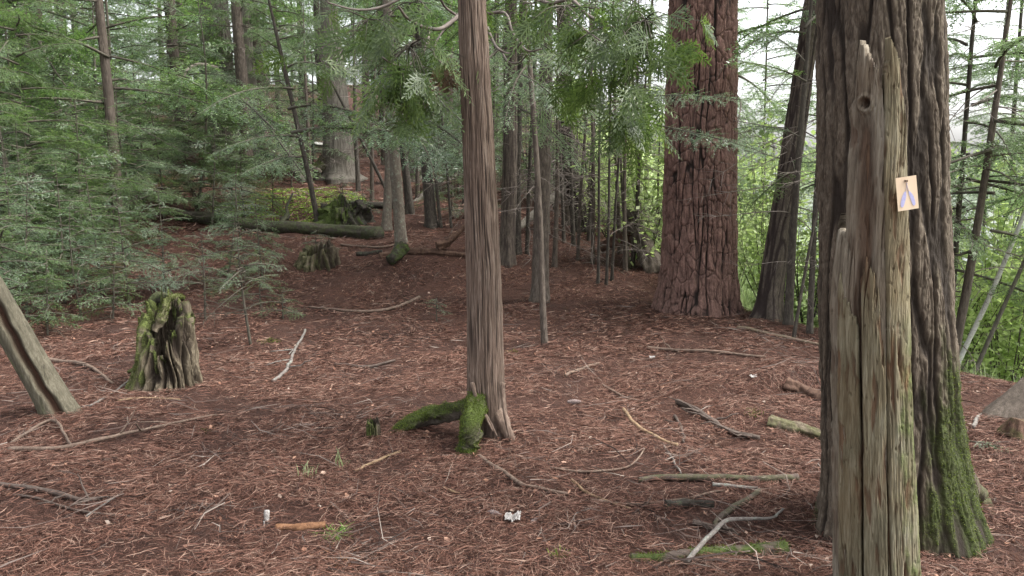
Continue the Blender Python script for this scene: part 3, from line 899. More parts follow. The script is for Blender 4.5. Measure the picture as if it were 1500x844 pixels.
def cedar_frond(mb, p, d, L, n2=26, roll=0.0, mat=0):
    """a flat drooping cedar spray of scale-leaf ribbons"""
    d = np.asarray(d, float); d /= np.linalg.norm(d)
    up = np.array([math.cos(roll), math.sin(roll), 0.15]); side = np.cross(d, up); side /= np.linalg.norm(side)
    nrm = np.cross(side, d)
    def rib(p0, dd, l, w, bend):
        n = len(l); s = np.cross(dd, nrm); s /= np.linalg.norm(s, axis=1)[:, None] + 1e-9
        vs = []
        for f, wf in ((0, 0.8), (0.5, 1.0), (1, 0.35)):
            c = p0 + dd * (l * f)[:, None]; c = c + np.array([0, 0, -1.0]) * (bend * (l * f) ** 2)[:, None]
            vs += [c + s * (w * wf / 2)[:, None], c - s * (w * wf / 2)[:, None]]
        V = np.stack(vs, 1).reshape(-1, 3); b = np.arange(n)[:, None] * 6
        mb.add(V, np.concatenate([b + np.array([0, 1, 3, 2]), b + np.array([2, 3, 5, 4])]), None, mat)
    t = np.linspace(0.06, 0.97, n2)
    sg = np.where(np.arange(n2) % 2 == 0, 1, -1.)
    p0 = p + d * (t * L)[:, None] + np.array([0, 0, -0.45]) * (L * t ** 2)[:, None] * 0.5
    dl = d + np.array([0, 0, -0.45]) * t[:, None]; dl /= np.linalg.norm(dl, axis=1)[:, None]
    l2 = L * 0.46 * (1 - t) ** 0.8 * (0.7 + 0.5 * rng.random(n2)) + 0.012
    d2 = dl * 0.76 + side * (sg * 0.62)[:, None] + nrm * rng.normal(0, 0.10, n2)[:, None]; d2 /= np.linalg.norm(d2, axis=1)[:, None]
    rib(np.array([p]), dl[n2 // 2:n2 // 2 + 1], np.array([L]), np.array([0.004]), np.array([0.2]))
    rib(p0, d2, l2, 0.006 + 0 * l2, 0.6 + 0 * l2)
    c3 = np.maximum((l2 / 0.019).astype(int), 1); ix = np.repeat(np.arange(n2), c3)
    off = np.concatenate([[0], np.cumsum(c3)[:-1]]); k = np.arange(len(ix)) - off[ix]
    f = (k + 0.5) / c3[ix]
    q0 = p0[ix] + d2[ix] * (l2[ix] * f)[:, None]; q0[:, 2] -= 0.6 * (l2[ix] * f) ** 2
    s3 = np.where(k % 2 == 0, 1, -1.)
    sd = np.cross(d2[ix], nrm); sd /= np.linalg.norm(sd, axis=1)[:, None] + 1e-9
    d3 = d2[ix] * 0.8 + sd * (s3 * 0.6)[:, None] + nrm * rng.normal(0, 0.12, len(ix))[:, None]; d3 /= np.linalg.norm(d3, axis=1)[:, None]
    l3 = (0.5 * l2[ix] * (1 - f) + 0.016) * (0.7 + 0.6 * rng.random(len(ix)))
    rib(q0, d3, l3, 0.0074 + 0 * l3, 0.5 + 0 * l3)

def frond_cluster(spots, n, parent, base, name='spray', mat='cedar_leaf'):
    for (px, py, sx, sy, d, ds, cnt, L) in spots:
        mb = MB()
        for i in range(int(cnt * (0.6 if mat == 'cedar_leaf' else 1.0))):
            p = P(px + rng.normal(0, sx * 1.3), py + rng.normal(0, sy), d + rng.normal(0, ds)) - base
            az = rng.random() * 6.28
            c0 = P(px, py - sy * 1.2, d) - base; q = 0.5 * (c0 + p) + np.array([0, 0, 0.03])
            tube(mb, catmull([c0, q, p], 6), np.linspace(0.0035, 0.0014, 6), 3, 1)
            cedar_frond(mb, p, (math.cos(az), math.sin(az), rng.uniform(-1.6, 0.1)), L * rng.uniform(0.7, 1.35), 18, rng.random() * 6.28)
        mb.build(name, [M[mat], M['twig']], parent, smooth=False)

frond_cluster([(600, 95, 35, 22, 4.5, 0.15, 40, 0.24), (585, 120, 25, 14, 4.5, 0.15, 26, 0.22), (600, 165, 14, 10, 4.5, 0.1, 12, 0.2), (540, 60, 40, 26, 4.6, 0.2, 26, 0.24), (605, 18, 26, 12, 4.5, 0.2, 16, 0.2),
               (905, 70, 36, 26, 4.4, 0.2, 44, 0.26), (945, 60, 15, 26, 4.3, 0.15, 26, 0.22), (890, 140, 30, 22, 4.5, 0.2, 34, 0.24), (925, 170, 16, 12, 4.5, 0.1, 18, 0.22), (830, 30, 34, 18, 4.6, 0.2, 26, 0.24), (1020, 50, 7, 6, 4.2, 0.1, 4, 0.14), (780, 20, 30, 12, 4.6, 0.2, 16, 0.22), (840, 110, 26, 20, 4.7, 0.2, 18, 0.22), (940, 10, 40, 10, 4.4, 0.2, 24, 0.24)], 0, cedar, cb)

frond_cluster([(655, 105, 10, 8, 4.6, 0.05, 6, 0.2)], 0, cedar, cb, 'dead_spray', 'dead_spray')

# ------------------------------------------------------------------ the big plated pine
pine, pb, prel, pd = tree_at(1021, 455, 1032, 0, 'pine_tree', 'massive pine with red brown plated bark at the edge of the clearing')
k = pd / FPX
rfp = flare(53 * k, 48 * k * 0.95, 3.0, 0.16, 0.22, 4, 0.6, 0.5)
build_trunk('trunk', pine, 0 * prel, prel, 11, lambda z, th: np.clip(rfp(z, th), 0.05, None), zrows(-0.2, 3.2, 0.0085, 10.), 520, bark_pine, M['pine_bark'], 0.01, 2.0)
o = link('crown', CROWN['high'], pine)
bare_on(pine, prel, 4, 3.3, 5.5, 0.8, 1.3, 0.3)

# ------------------------------------------------------------------ the big furrowed tree behind the snag
big, bb, brel, bd = tree_at(1300, 768, 1290, 0, 'furrowed_tree', 'huge dark tree with furrowed bark and mossy flared foot, behind the pale snag')
k = bd / FPX
def rbig(z, th):
    zz = np.clip(z, 0, None)
    r = 89 * k + (83 * 0.91 - 89) * k * np.clip(zz / 2.3, 0, 1)
    l0 = np.exp(-((np.angle(np.exp(1j * (th - R(-8)))) / 0.75) ** 2))
    l1 = np.exp(-((np.angle(np.exp(1j * (th - R(195)))) / 0.4) ** 2))
    l2 = np.exp(-((np.angle(np.exp(1j * (th - R(-62)))) / 0.45) ** 2))
    l3 = np.exp(-((np.angle(np.exp(1j * (th - R(80)))) / 0.7) ** 2))
    return r * (1 + l0 * (0.50 * np.exp(-zz / 0.42)) + 0.20 * l1 * np.exp(-zz / 0.12) + 0.22 * l2 * np.exp(-zz / 0.2) + 0.2 * l3 * np.exp(-zz / 0.3))
def big_moss(th, z, rid, fl):
    side = np.exp(-((np.angle(np.exp(1j * (th - R(-42)))) / 0.85) ** 2))
    low = np.exp(-(np.clip(z - 0.15, 0, None) / 0.75) ** 2)
    patch = fbm(np.cos(th) * 3, np.sin(th) * 3, z * 5, 91, 4)
    return 0.9 * np.clip(sstep(0.25, 0.95, side * low * (0.7 + 0.9 * rid) + 0.45 * patch - 0.05) * sstep(0.02, 0.2, side * low), 0, 0.95)
bigt = build_trunk('trunk', big, 0 * brel, brel, 12, rbig, zrows(-0.2, 2.5, 0.0045, 8., 0.2), 560, lambda th, z, r: bark_furrow(th, z, r, 0.27, moss=big_moss), M['furrow_bark'], 0.0, 0.0)
fuzz(bigt, 4000, 0.006, 0.005, 0.6)
link('crown', CROWN['high'], big).rotation_euler = (0, 0, 2.0)
for pl, rr in (((((1395, 690), 0), ((1430, 735), -0.02), ((1462, 762), -0.05)), (0.07, 0.05, 0.02)), ((((1225, 725), 0), ((1208, 750), 0), ((1190, 772), 0)), (0.06, 0.045, 0.02))):
    pts = [P(pl[0][0][0], pl[0][0][1], bd - 0.02), G(*pl[1][0]) + (0, 0, 0.02), G(*pl[2][0]) + (0, 0, -0.03)]
    mossy_tube('root', big, bb, pts, list(rr), 24, M['furrow_bark'], 0.6, 0.3, 50, 8)

# ------------------------------------------------------------------ the broken grey snag with its staves
SY = 2.82
sb0 = Py(1287, 905, SY); sb0[2] = float(hgt(sb0[0], SY)) - 0.02
snag = empty('broken_snag', tuple(sb0), 'pale broken snag of splintered weathered wood with a knot, in front of the huge tree', 'dead tree')
SDV = -np.array([sb0[0], SY]) / math.hypot(sb0[0], SY)      # towards the viewer
SRV = np.array([-SDV[1], SDV[0]])
def snag_axis(py):
    """pixel centre and radius (px) of the snag at picture row py"""
    return np.interp(py, [60, 200, 450, 640, 844, 920], [1286, 1286, 1273, 1279, 1286, 1289]), np.interp(py, [60, 200, 450, 640, 844, 920], [47, 49, 62, 65, 69, 72])
ZR = [(Py(1287, y, SY)[2], y) for y in range(40, 960, 4)][::-1]
ZZ = np.array([a for a, _ in ZR]); YY = np.array([b for _, b in ZR])
def kpx_rows(rows): return SY / (cp + (CH / 2 - rows) / FPX * sp) / FPX
def row_of(z): return np.interp(z, ZZ, YY)
def z_of(py): return np.interp(py, YY[::-1], ZZ[::-1])

def stave(name, prof, edges, inset, thick, mat, seed, zlow=-0.12, grain=0.004, moss_side=0.0, hollow=0.0, knot=None, nu=90, dz=0.006):
    """a curved plank of the snag: PROF top outline as pixels [(px, py)], EDGES [(py, px_left, px_right)], INSET metres inside the outer surface"""
    pxs, pys = [p[0] for p in prof], [p[1] for p in prof]
    eys = [e[0] for e in edges]
    u = np.linspace(0, 1, nu)
    zt = z_of(np.interp(pxs[0] + u * (pxs[-1] - pxs[0]), pxs, pys))
    jag = 0.055 * (0.25 - np.abs(pn(u * 9, 0.3, 0, seed))) + 0.035 * (0.25 - np.abs(pn(u * 24, 0.7, 0, seed + 1)))
    zt = zt + jag
    zb = sb0[2] + zlow
    nz = int((zt.max() - zb) / dz)
    t = np.linspace(0, 1, nz)
    Zg = zb + t[:, None] * (zt[None, :] - zb)
    rows = row_of(Zg)
    L_ = np.interp(rows, eys, [e[1] for e in edges]); R_ = np.interp(rows, eys, [e[2] for e in edges])
    PX = L_ + u[None, :] * (R_ - L_)
    cpx, rpx = snag_axis(rows)
    k = kpx_rows(rows)
    sn = np.clip((PX - cpx) / rpx, -0.985, 0.985)
    r = rpx * k * 0.95 - inset
    cx = (cpx - CW / 2) * k
    lo_, hi_ = np.full(PX.shape, -1.62), np.full(PX.shape, 1.5)
    for _ in range(26):
        ph = 0.5 * (lo_ + hi_)
        xx = cx + r * (np.sin(ph) * SRV[0] + np.cos(ph) * SDV[0]); yy = SY + r * (np.sin(ph) * SRV[1] + np.cos(ph) * SDV[1])
        left = xx * SY / yy < (PX - CW / 2) * k
        lo_, hi_ = np.where(left, ph, lo_), np.where(left, hi_, ph)
    q = u[None, :] * 1.0
    gx_, gz_ = (PX - cpx) * k + seed * 0.37, Zg
    g = fbm(gx_ * 130, 0.0, gz_ * 7, seed + 2, 4) + 0.8 * pn(gx_ * 45, 0.5, gz_ * 2.5, seed + 3)
    dr = grain * g
    ck = np.abs(pn(gx_ * 40, 0.2, gz_ * 1.0, seed + 5)); crack = sstep(0.07, 0.0, ck) * sstep(-0.1, 0.35, pn(gx_ * 9, 0.9, gz_ * 3.0, seed + 6))
    dr = dr - 0.010 * crack
    rotp = sstep(0.15, 0.5, fbm(gx_ * 30, 2.0, gz_ * 5, seed + 8, 4)) * 0.9
    dr = dr - 0.006 * rotp - 0.004 * sstep(0.35, 0.6, pn(gx_ * 90, 3.0, gz_ * 40, seed + 9))
    edge = np.minimum(q, 1 - q)
    dr = dr - 0.006 * np.exp(-(edge / 0.04) ** 2)
    top = (zt[None, :] - Zg)
    dr = dr - 0.005 * np.exp(-top / 0.03)
    at = {'ridge': sstep(-1.0, 0.4, g), 'ridged': 0 * g + 0.5, 'rot': np.clip(0.75 * rotp + crack, 0, 1)}
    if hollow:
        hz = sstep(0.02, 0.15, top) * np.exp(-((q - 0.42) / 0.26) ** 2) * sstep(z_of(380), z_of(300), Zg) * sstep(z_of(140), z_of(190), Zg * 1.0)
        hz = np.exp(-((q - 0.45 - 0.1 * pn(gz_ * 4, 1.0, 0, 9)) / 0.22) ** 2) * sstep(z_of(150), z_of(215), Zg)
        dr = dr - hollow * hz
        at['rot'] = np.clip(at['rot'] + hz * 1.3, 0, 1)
    if knot:
        kx, ky, kr = knot
        dd = np.sqrt(((PX - kx) / kr) ** 2 + ((rows - ky) / (kr * 1.15)) ** 2)
        dr = dr + 0.012 * np.exp(-((dd - 1.0) / 0.28) ** 2) - 0.028 * np.exp(-(dd / 0.6) ** 2) + 0.004 * np.cos(dd * 9) * np.exp(-dd)
        at['rot'] = np.clip(at.get('rot', 0 * dd) + np.exp(-(dd / 0.75) ** 4), 0, 1)
    if moss_side:
        mm = sn * 1.0 + 0.55 * fbm(gx_ * 30, 1.0, gz_ * 12, seed + 7, 4)
        at['moss'] = moss_side * sstep(0.55, 1.25, mm) * sstep(z_of(330), z_of(620), -0 * Zg + Zg)
    r_o = r + dr
    ang = lambda rad: np.stack([cx - sb0[0] + rad * (np.sin(ph) * SRV[0] + np.cos(ph) * SDV[0]), rad * (np.sin(ph) * SRV[1] + np.cos(ph) * SDV[1]), Zg - sb0[2]], -1)
    Vo, Vi = ang(r_o), ang(np.minimum(r - thick, r_o - 0.004))
    nr, nc = nz, nu
    Qo = grid_faces(nr, nc); Qi = grid_faces(nr, nc)[:, ::-1] + nr * nc
    Q = [Qo, Qi]
    i = np.arange(nr - 1); j = np.arange(nc - 1); o_ = nr * nc
    Q.append(np.stack([i * nc, (i + 1) * nc, (i + 1) * nc + o_, i * nc + o_], -1))
    Q.append(np.stack([i * nc + nc - 1, i * nc + nc - 1 + o_, (i + 1) * nc + nc - 1 + o_, (i + 1) * nc + nc - 1], -1))
    b0 = (nr - 1) * nc
    Q.append(np.stack([b0 + j, b0 + j + 1, b0 + j + 1 + o_, b0 + j + o_], -1))
    V = np.concatenate([Vo.reshape(-1, 3), Vi.reshape(-1, 3)])
    A = {kk: np.concatenate([(v + 0 * g).ravel(), (v + 0 * g).ravel()]) for kk, v in at.items()}
    return MB().add(V, np.concatenate(Q)).build(name, [mat], snag, attrs=A)

def snag_mat(name, cols, big, rot):
    m = bark(name, cols, 42., 16., 0.85, 0.9, 0.005, moss=(0.085, 0.105, 0.034), big=big, lichen=None)
    t = m.node_tree; n = N(t)
    bs = [x for x in t.nodes if x.type == 'BSDF_PRINCIPLED'][0]
    src = bs.inputs['Base Color'].links[0].from_socket
    f = n.noise(n.coord('Object', (1, 1, 0.08)), 50., 4, 0.6)
    rc = n.ramp(f, [(0.35, tuple(x * 0.4 for x in rot)), (0.7, tuple(x * 1.5 for x in rot))])
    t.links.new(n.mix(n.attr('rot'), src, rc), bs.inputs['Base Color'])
    return m
M['snag_pale'] = snag_mat('snag_pale', [(0.055, 0.045, 0.034), (0.155, 0.132, 0.10), (0.30, 0.27, 0.22)], (0.12, 0.085, 0.055), (0.078, 0.052, 0.036))
M['snag_olive'] = snag_mat('snag_olive', [(0.05, 0.043, 0.028), (0.14, 0.125, 0.082), (0.285, 0.265, 0.195)], (0.13, 0.088, 0.045), (0.10, 0.05, 0.028))

stave('stave', [(1252, 112), (1255, 90), (1258, 70), (1263, 72), (1267, 82), (1271, 90), (1275, 96), (1278, 106), (1284, 106), (1287, 122), (1291, 150), (1295, 190)],
      [(60, 1250, 1298), (110, 1251, 1298), (145, 1250, 1299), (162, 1240, 1299), (330, 1237, 1300), (480, 1236, 1301), (920, 1240, 1302)], 0.012, 0.035, M['snag_pale'], 11, hollow=0.024, knot=(1267, 154, 9))
stave('stave', [(1296, 118), (1300, 108), (1304, 100), (1306, 66), (1309, 70), (1313, 84), (1319, 98), (1323, 128), (1327, 165)],
      [(60, 1296, 1327), (165, 1297, 1328), (260, 1296, 1331), (450, 1302, 1336), (640, 1304, 1343), (844, 1306, 1355), (920, 1307, 1359)], 0.002, 0.05, M['snag_olive'], 21, moss_side=0.9)
stave('stave', [(1259, 425), (1263, 395), (1268, 373), (1273, 388), (1280, 398), (1284, 403), (1286, 420), (1290, 422), (1293, 450), (1297, 488), (1303, 506)],
      [(370, 1260, 1300), (480, 1262, 1299), (640, 1265, 1301), (844, 1267, 1304), (920, 1267, 1306)], 0.001, 0.045, M['snag_olive'], 31)
stave('stave', [(1225, 425), (1229, 404), (1232, 402), (1235, 436), (1241, 442), (1245, 458), (1251, 464), (1256, 478)],
      [(400, 1224, 1255), (480, 1225, 1256), (640, 1226, 1260), (844, 1227, 1262), (920, 1226, 1262)], 0.003, 0.05, M['snag_olive'], 41)
stave('stave', [(1212, 345), (1216, 325), (1219, 314), (1222, 330), (1226, 340), (1233, 345), (1240, 352)],
      [(310, 1212, 1240), (480, 1211, 1240), (640, 1214, 1240), (844, 1217, 1240), (920, 1217, 1240)], 0.010, 0.04, M['snag_pale'], 51)
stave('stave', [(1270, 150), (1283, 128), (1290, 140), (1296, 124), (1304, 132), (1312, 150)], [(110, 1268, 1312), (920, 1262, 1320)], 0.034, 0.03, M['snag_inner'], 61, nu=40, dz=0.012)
# rotten heart inside the staves
mb = MB()
pts = np.array([[(snag_axis(y)[0] - CW / 2) * kpx(y, SY) - sb0[0], 0.0, z_of(y) - sb0[2]] for y in (925, 844, 640, 450, 380, 335)])
pts = catmull(pts, 60)
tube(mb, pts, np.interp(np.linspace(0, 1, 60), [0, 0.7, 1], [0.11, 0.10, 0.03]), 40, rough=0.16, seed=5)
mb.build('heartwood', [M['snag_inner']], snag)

# trail marker: cream board with two crossed lilac paddles, nailed to the edge of the snag
SGY = SY - 0.135
def sgp(px, py, off=0.0): return Py(px, py, SGY - off)
sgc = sgp(1329, 283)
sign = empty('trail_sign', tuple(sgc), 'small cream board painted with two crossed lilac paddles, nailed to the edge of the snag', 'sign')
def slab(px_pts, t0, t1, name, mat, parent):
    n = len(px_pts)
    V = np.concatenate([[sgp(x, y, t0) - sgc for x, y in px_pts], [sgp(x, y, t1) - sgc for x, y in px_pts]])
    me = bpy.data.meshes.new(name)
    me.from_pydata([tuple(v) for v in V], [], [list(range(n, 2 * n)), list(range(n))[::-1]] + [[i, (i + 1) % n, n + (i + 1) % n, n + i] for i in range(n)])
    me.materials.append(mat)
    import bmesh
    bm = bmesh.new(); bm.from_mesh(me); bmesh.ops.recalc_face_normals(bm, faces=bm.faces); bm.to_mesh(me); bm.free()
    return link(name, me, parent)
M['board'] = simple('board', [(0.3, (0.62, 0.46, 0.32)), (0.7, (0.76, 0.6, 0.44))], 14., 0.6, 0.3, stretch=(1, 1, 0.15))
M['lilac'] = simple('lilac', [(0.3, (0.36, 0.35, 0.58)), (0.7, (0.47, 0.46, 0.68))], 120., 0.6)
M['pale_ink'] = simple('pale_ink', [(0.3, (0.42, 0.36, 0.42)), (0.7, (0.5, 0.44, 0.5))], 120., 0.6)
M['rust'] = simple('rust', [(0.3, (0.03, 0.018, 0.012)), (0.7, (0.09, 0.05, 0.03))], 200., 0.5)
slab([(1311.8, 261.2), (1342, 256.7), (1346, 305), (1315.6, 310)], 0.0, 0.008, 'board', M['board'], sign)
def sgt(u, v):     # zoom pixel of the 844-px crop -> photo pixel
    return (1280 + u / 8.44, 230 + v / 8.44)
def blade(pts):
    c = catmull(np.array([sgt(*p) for p in pts] + [sgt(*pts[0])]), 36)[:-1]
    return [tuple(p) for p in c]
pl = slab(blade([(398, 425), (402, 480), (385, 560), (368, 612), (352, 625), (334, 610), (334, 570), (352, 490), (378, 435)]), 0.0081, 0.0092, 'paddle', M['lilac'], sign)
slab([sgt(393, 428), sgt(400, 428), sgt(418, 320), sgt(412, 318)], 0.0081, 0.0096, 'shaft', M['pale_ink'], pl)
pr = slab(blade([(430, 420), (452, 430), (490, 480), (514, 560), (514, 585), (498, 600), (482, 590), (455, 520), (434, 455)]), 0.0081, 0.0092, 'paddle', M['lilac'], sign)
slab([sgt(430, 424), sgt(438, 422), sgt(406, 320), sgt(400, 322)], 0.0081, 0.0101, 'shaft', M['pale_ink'], pr)
for u in (388, 412):
    pts = [sgt(u + 10 * math.cos(a), 296 + 13 * math.sin(a)) for a in np.linspace(0, 6.28, 13)[:-1]]
    slab(pts, 0.0082, 0.0125, 'nail_head', M['rust'], sign)

# ------------------------------------------------------------------ mossy stump at the thicket
stb = G(250, 570); sdp = depth(stb)
stump = empty('mossy_stump', tuple(stb), 'hollow rotting stump with ragged grooved sides and green moss on its rim', 'stump')
def stump_mesh(nth, nz, w, tops, foot, grooves, seed, dpt):
    """ragged hollow stump: shell whose rim height follows the angle"""
    th = np.linspace(0, 2 * np.pi, nth, endpoint=False)
    deg = np.degrees(th) % 360
    ta, tz = zip(*tops)
    top = np.interp(deg, ta, tz, period=360)
    q_ = fbm(np.cos(th) * 5, np.sin(th) * 5, 0, seed, 2)
    top = top * (1 + 0.35 * (np.floor(q_ * 5) / 5 + 0.1)) + 0.02 * pn(np.cos(th) * 9, np.sin(th) * 9, 0, seed) + 0.03 * pn(np.cos(th) * 22, np.sin(th) * 22, 0, seed + 1)
    fa, fr = zip(*foot)
    ft = np.interp(deg, fa, fr, period=360)
    t = np.linspace(0, 1, nz)[:, None]
    z = -0.1 + t * (top[None] + 0.1)
    zz = np.clip(z, 0, None)
    r = w * (0.8 + 0.0 * z) + (ft[None] - w * 0.8) * np.exp(-zz / 0.17)
    c, s = np.cos(th)[None] + 0 * z, np.sin(th)[None] + 0 * z
    wv = 0.25 * pn(c * 2, s * 2, z * 3, seed + 9)
    g = np.abs(pn((c + wv) * grooves, (s + wv) * grooves, z * 1.3, seed + 2)) * 2.0
    f = fbm((c + wv) * 16, (s + wv) * 16, z * 5, seed + 3, 4)
    ro = r + w * (0.30 * (sstep(0, 0.6, g) - 0.6) + 0.09 * f)
    ri = np.minimum(r * 0.72, ro - 0.02) + w * 0.06 * f
    V = np.concatenate([np.stack([ro * c, ro * s, z], -1).reshape(-1, 3), np.stack([ri * c, ri * s, np.maximum(z - 0.02, 0.02 - 0.1)], -1).reshape(-1, 3)])
    Qo = grid_faces(nz, nth, True); Qi = Qo[:, ::-1] + nz * nth
    j = np.arange(nth); b0 = (nz - 1) * nth
    Qr = np.stack([b0 + j, b0 + (j + 1) % nth, b0 + (j + 1) % nth + nz * nth, b0 + j + nz * nth], -1)
    return V, np.concatenate([Qo, Qi, Qr]), dict(th=th[None] + 0 * z, z=z, top=top[None] + 0 * z, ridge=sstep(0.08, 0.6, g), f=f)
V, Q, I = stump_mesh(360, 110, 0.205, [(0, .54), (30, .56), (60, .60), (90, .68), (120, .66), (150, .6), (180, .56), (205, .47), (228, .40), (245, .33), (262, .25), (278, .27), (292, .36), (305, .40), (318, .50), (340, .53)],
                     [(0, .20), (60, .22), (120, .26), (170, .28), (205, .33), (235, .25), (270, .225), (300, .205), (330, .20)], 3.6, 101, sdp)
mo = sstep(0.3, 0.95, np.exp(-((np.angle(np.exp(1j * (I['th'] - R(195)))) / 0.8) ** 2)) * 0.85 + 0.6 * I['f'] * 0.8) * 0.85
mo = np.maximum(mo, sstep(0.09, 0.02, I['top'] - I['z']) * sstep(-0.25, 0.3, I['f'] + 0.1 + 0.5 * np.cos(I['th'] - R(150))))
A = lambda a, b=None: np.concatenate([a.ravel(), (a if b is None else b).ravel()])
sh = MB().add(V, Q).build('shell', [M['stump_wood']], stump, attrs={'moss': A(mo), 'ridge': A(I['ridge'], 0.3 * I['ridge']), 'ridged': A(0 * mo + 0.9)})
fuzz(sh, 2600, 0.008, 0.006, 0.45)
mossy_tube('root_stub', stump, stb, [P(244, 442, sdp + 0.1), P(232, 437, sdp + 0.08), P(220, 446, sdp + 0.05)], [0.05, 0.05, 0.035], 18, M['log_bark'], 0.4, 0.3, 24, 3)
for a, b in (((236, 470), (290, 430)), ):
    rim = mossy_tube('rim_ridge', stump, stb, [P(226, 486, sdp - 0.10), P(240, 462, sdp - 0.06), P(247, 443, sdp), P(258, 436, sdp + 0.05), P(270, 437, sdp + 0.09)], [0.02, 0.034, 0.03, 0.026, 0.015], 24, M['stump_wood'], 0.75, 0.9, 90, 14)
    fuzz(rim, 1500, 0.008, 0.006)
mossy_tube('root', stump, stb, [P(225, 530, sdp - 0.05), P(205, 540, sdp - 0.05), P(188, 545, sdp - 0.03)], [0.05, 0.035, 0.012], 16, M['stump_wood'], 0.9, 0.4, 30, 15)

# ------------------------------------------------------------------ leaning hollow trunk
lb = G(88, 604); ld = depth(lb)
lt = Py(-70, 330, lb[1] - 0.12)
lean = empty('leaning_dead_trunk', tuple(lb), 'bleached barkless trunk leaning steeply, with a brown hollow groove along it', 'dead tree')
k = ld / FPX
def lean_disp(th, z, r):
    c, s = np.cos(th) * 0.1, np.sin(th) * 0.1
    g = fbm(c * 130, s * 130, z * 6, 131, 4)
    gv = np.exp(-((np.angle(np.exp(1j * (th - R(-60) + 0.10 * np.sin(z * 5) + 0.16 * pn(z * 9, th * 0 + 0.3, 0, 135)))) / 0.27) ** 6))
    return 0.004 * g + 0.008 * pn(c * 25, s * 25, z * 2, 133) - 0.055 * gv, {'ridge': 1 - gv, 'ridged': 1.0 + 0 * g, 'moss': 0.5 * sstep(0.1, 0.8, pn(c * 30, s * 30, z * 6, 134) - 0.5 * np.cos(th))}
M['lean_wood'] = bark('lean_wood', [(0.042, 0.037, 0.026), (0.10, 0.09, 0.064), (0.19, 0.172, 0.128)], 42., 14., 0.9, 0.8, 0.004, moss=(0.13, 0.15, 0.06), furrow=(0.05, 0.026, 0.017))
rel = lt - lb
build_trunk('trunk', lean, 0 * rel, rel, 3.0, lambda z, th: (23.5 * k - 0.006 * z) + 0.02 * np.exp(-np.clip(z, 0, None) / 0.1), zrows(-0.12, 1.6, 0.008, 2.6), 120, lean_disp, M['lean_wood'])

# ------------------------------------------------------------------ slim and middle-sized trees, by where they stand
def pole(px, py, tx, ty, wb, wt, mat, name, label, H=7.0, group=None, bare=8, crown=None, crown_z=0.0, bz=(0.5, 3.0), bl=(0.4, 1.0), nth=48, fl=0.25, relief=bark_fine, amp=1.0, cat='tree', bend=0.02, dz=0.02, d=None, cs=1.0):
    e, b, rel, dd = tree_at(px, py, tx, ty, name, label, cat, group, d)
    kb = dd / FPX
    zt = max(rel[2], 0.5)
    r0, rt = wb / 2 * kb, wt / 2 * kb * (1 - zt * sp / dd)
    rH = r0 + (rt - r0) / zt * H
    f = flare(r0, max(rt, 0.2 * r0), zt, fl, 0.12, 4, px * 0.1, 0.5)
    if relief is bark_fine:
        disp = lambda th, z, r: bark_fine(th, z, r, max(r0, 0.03), amp, int(px))
    elif relief is bark_cedar:
        disp = lambda th, z, r: bark_cedar(th, z, r, r0, amp, 60., 14.)
    else:
        disp = lambda th, z, r: bark_furrow(th, z, r, r0, max(0.16 / r0, 0.5) if r0 < 0.3 else 0.7, int(px), min(0.02, 0.16 * r0) * amp)
    build_trunk('trunk', e, 0 * rel, rel, H, lambda z, th: np.clip(f(z, th) * np.clip(1 - np.clip(z - zt, 0, None) / (H - zt + 0.5), 0.12, 1), 0.004, None), zrows(-0.15, min(zt + 0.1, H - 0.5), dz, H, 0.25), nth, disp, M[mat], bend, px)
    bare_on(e, rel, int(bare * 1.7), bz[0], bz[1], bl[0], bl[1], r0)
    if crown:
        o = link('crown', CROWN[crown], e)
        o.location = (rel[0] / rel[2] * 3, 0, crown_z); o.rotation_euler = (0, 0, rng.random() * 6.28); o.scale = (cs, cs, 1)
    return e, b, rel, dd

poles = {}
poles['dark_lean'] = pole(466, 327, 415, 90, 8, 6, 'dark_bark', 'young_hemlock', 'thin dark sapling leaning back over the dark fallen log', 5.5, bare=8, crown='slim', bz=(0.6, 2.6))
poles['long_lean'] = pole(585, 318, 500, 150, 6, 4, 'dark_bark', 'leaning_sapling', 'very thin dark stem slanting across toward the paired grey trunks', 4.0, bare=5, bz=(0.5, 2.5), bl=(0.3, 0.7))
poles['grey_a'] = pole(588, 356, 566, 0, 17, 13, 'grey_bark', 'young_fir', 'smooth grey green trunk rooted in the rotted log', 8, bare=8, crown='mid', bz=(1.2, 3.4))
poles['grey_b'] = pole(566, 336, 572, 100, 13, 10, 'grey_bark', 'young_fir', 'grey trunk just behind the smooth one on the rotted log', 8, bare=9, crown='mid2', bz=(1.2, 3.6))
poles['grey_c'] = pole(601, 312, 578, 60, 12, 9, 'dark_bark', 'young_fir', 'slender dark trunk crossing the pale fallen pole', 8, bare=9, crown='mid', bz=(1.0, 3.6))
poles['mid_d'] = pole(632, 332, 612, 0, 17, 13, 'dark_bark', 'young_fir', 'straight dark trunk beside two thread thin stems, near the cedar', 9, bare=10, crown='mid2', bz=(0.8, 3.8))
poles['thin_e'] = pole(646, 334, 628, 150, 5, 4, 'dark_bark', 'sapling_stem', 'thread thin stem touching the straight dark trunk', 4.5, bare=5, bz=(0.6, 2.6), bl=(0.3, 0.7), group='thread thin stems')
poles['thin_f'] = pole(661, 334, 645, 150, 4, 3, 'dark_bark', 'sapling_stem', 'thread thin stem a little apart from the straight dark trunk', 4.5, bare=5, bz=(0.6, 2.6), bl=(0.3, 0.7), group='thread thin stems')
poles['behind_cedar'] = pole(742, 386, 748, 60, 22, 19, 'brown_bark', 'cedar_tree', 'dark brown trunk half hidden by the shreddy cedar', 9, bare=8, crown='mid', bz=(1.4, 3.6), relief=bark_cedar, nth=90, dz=0.012)
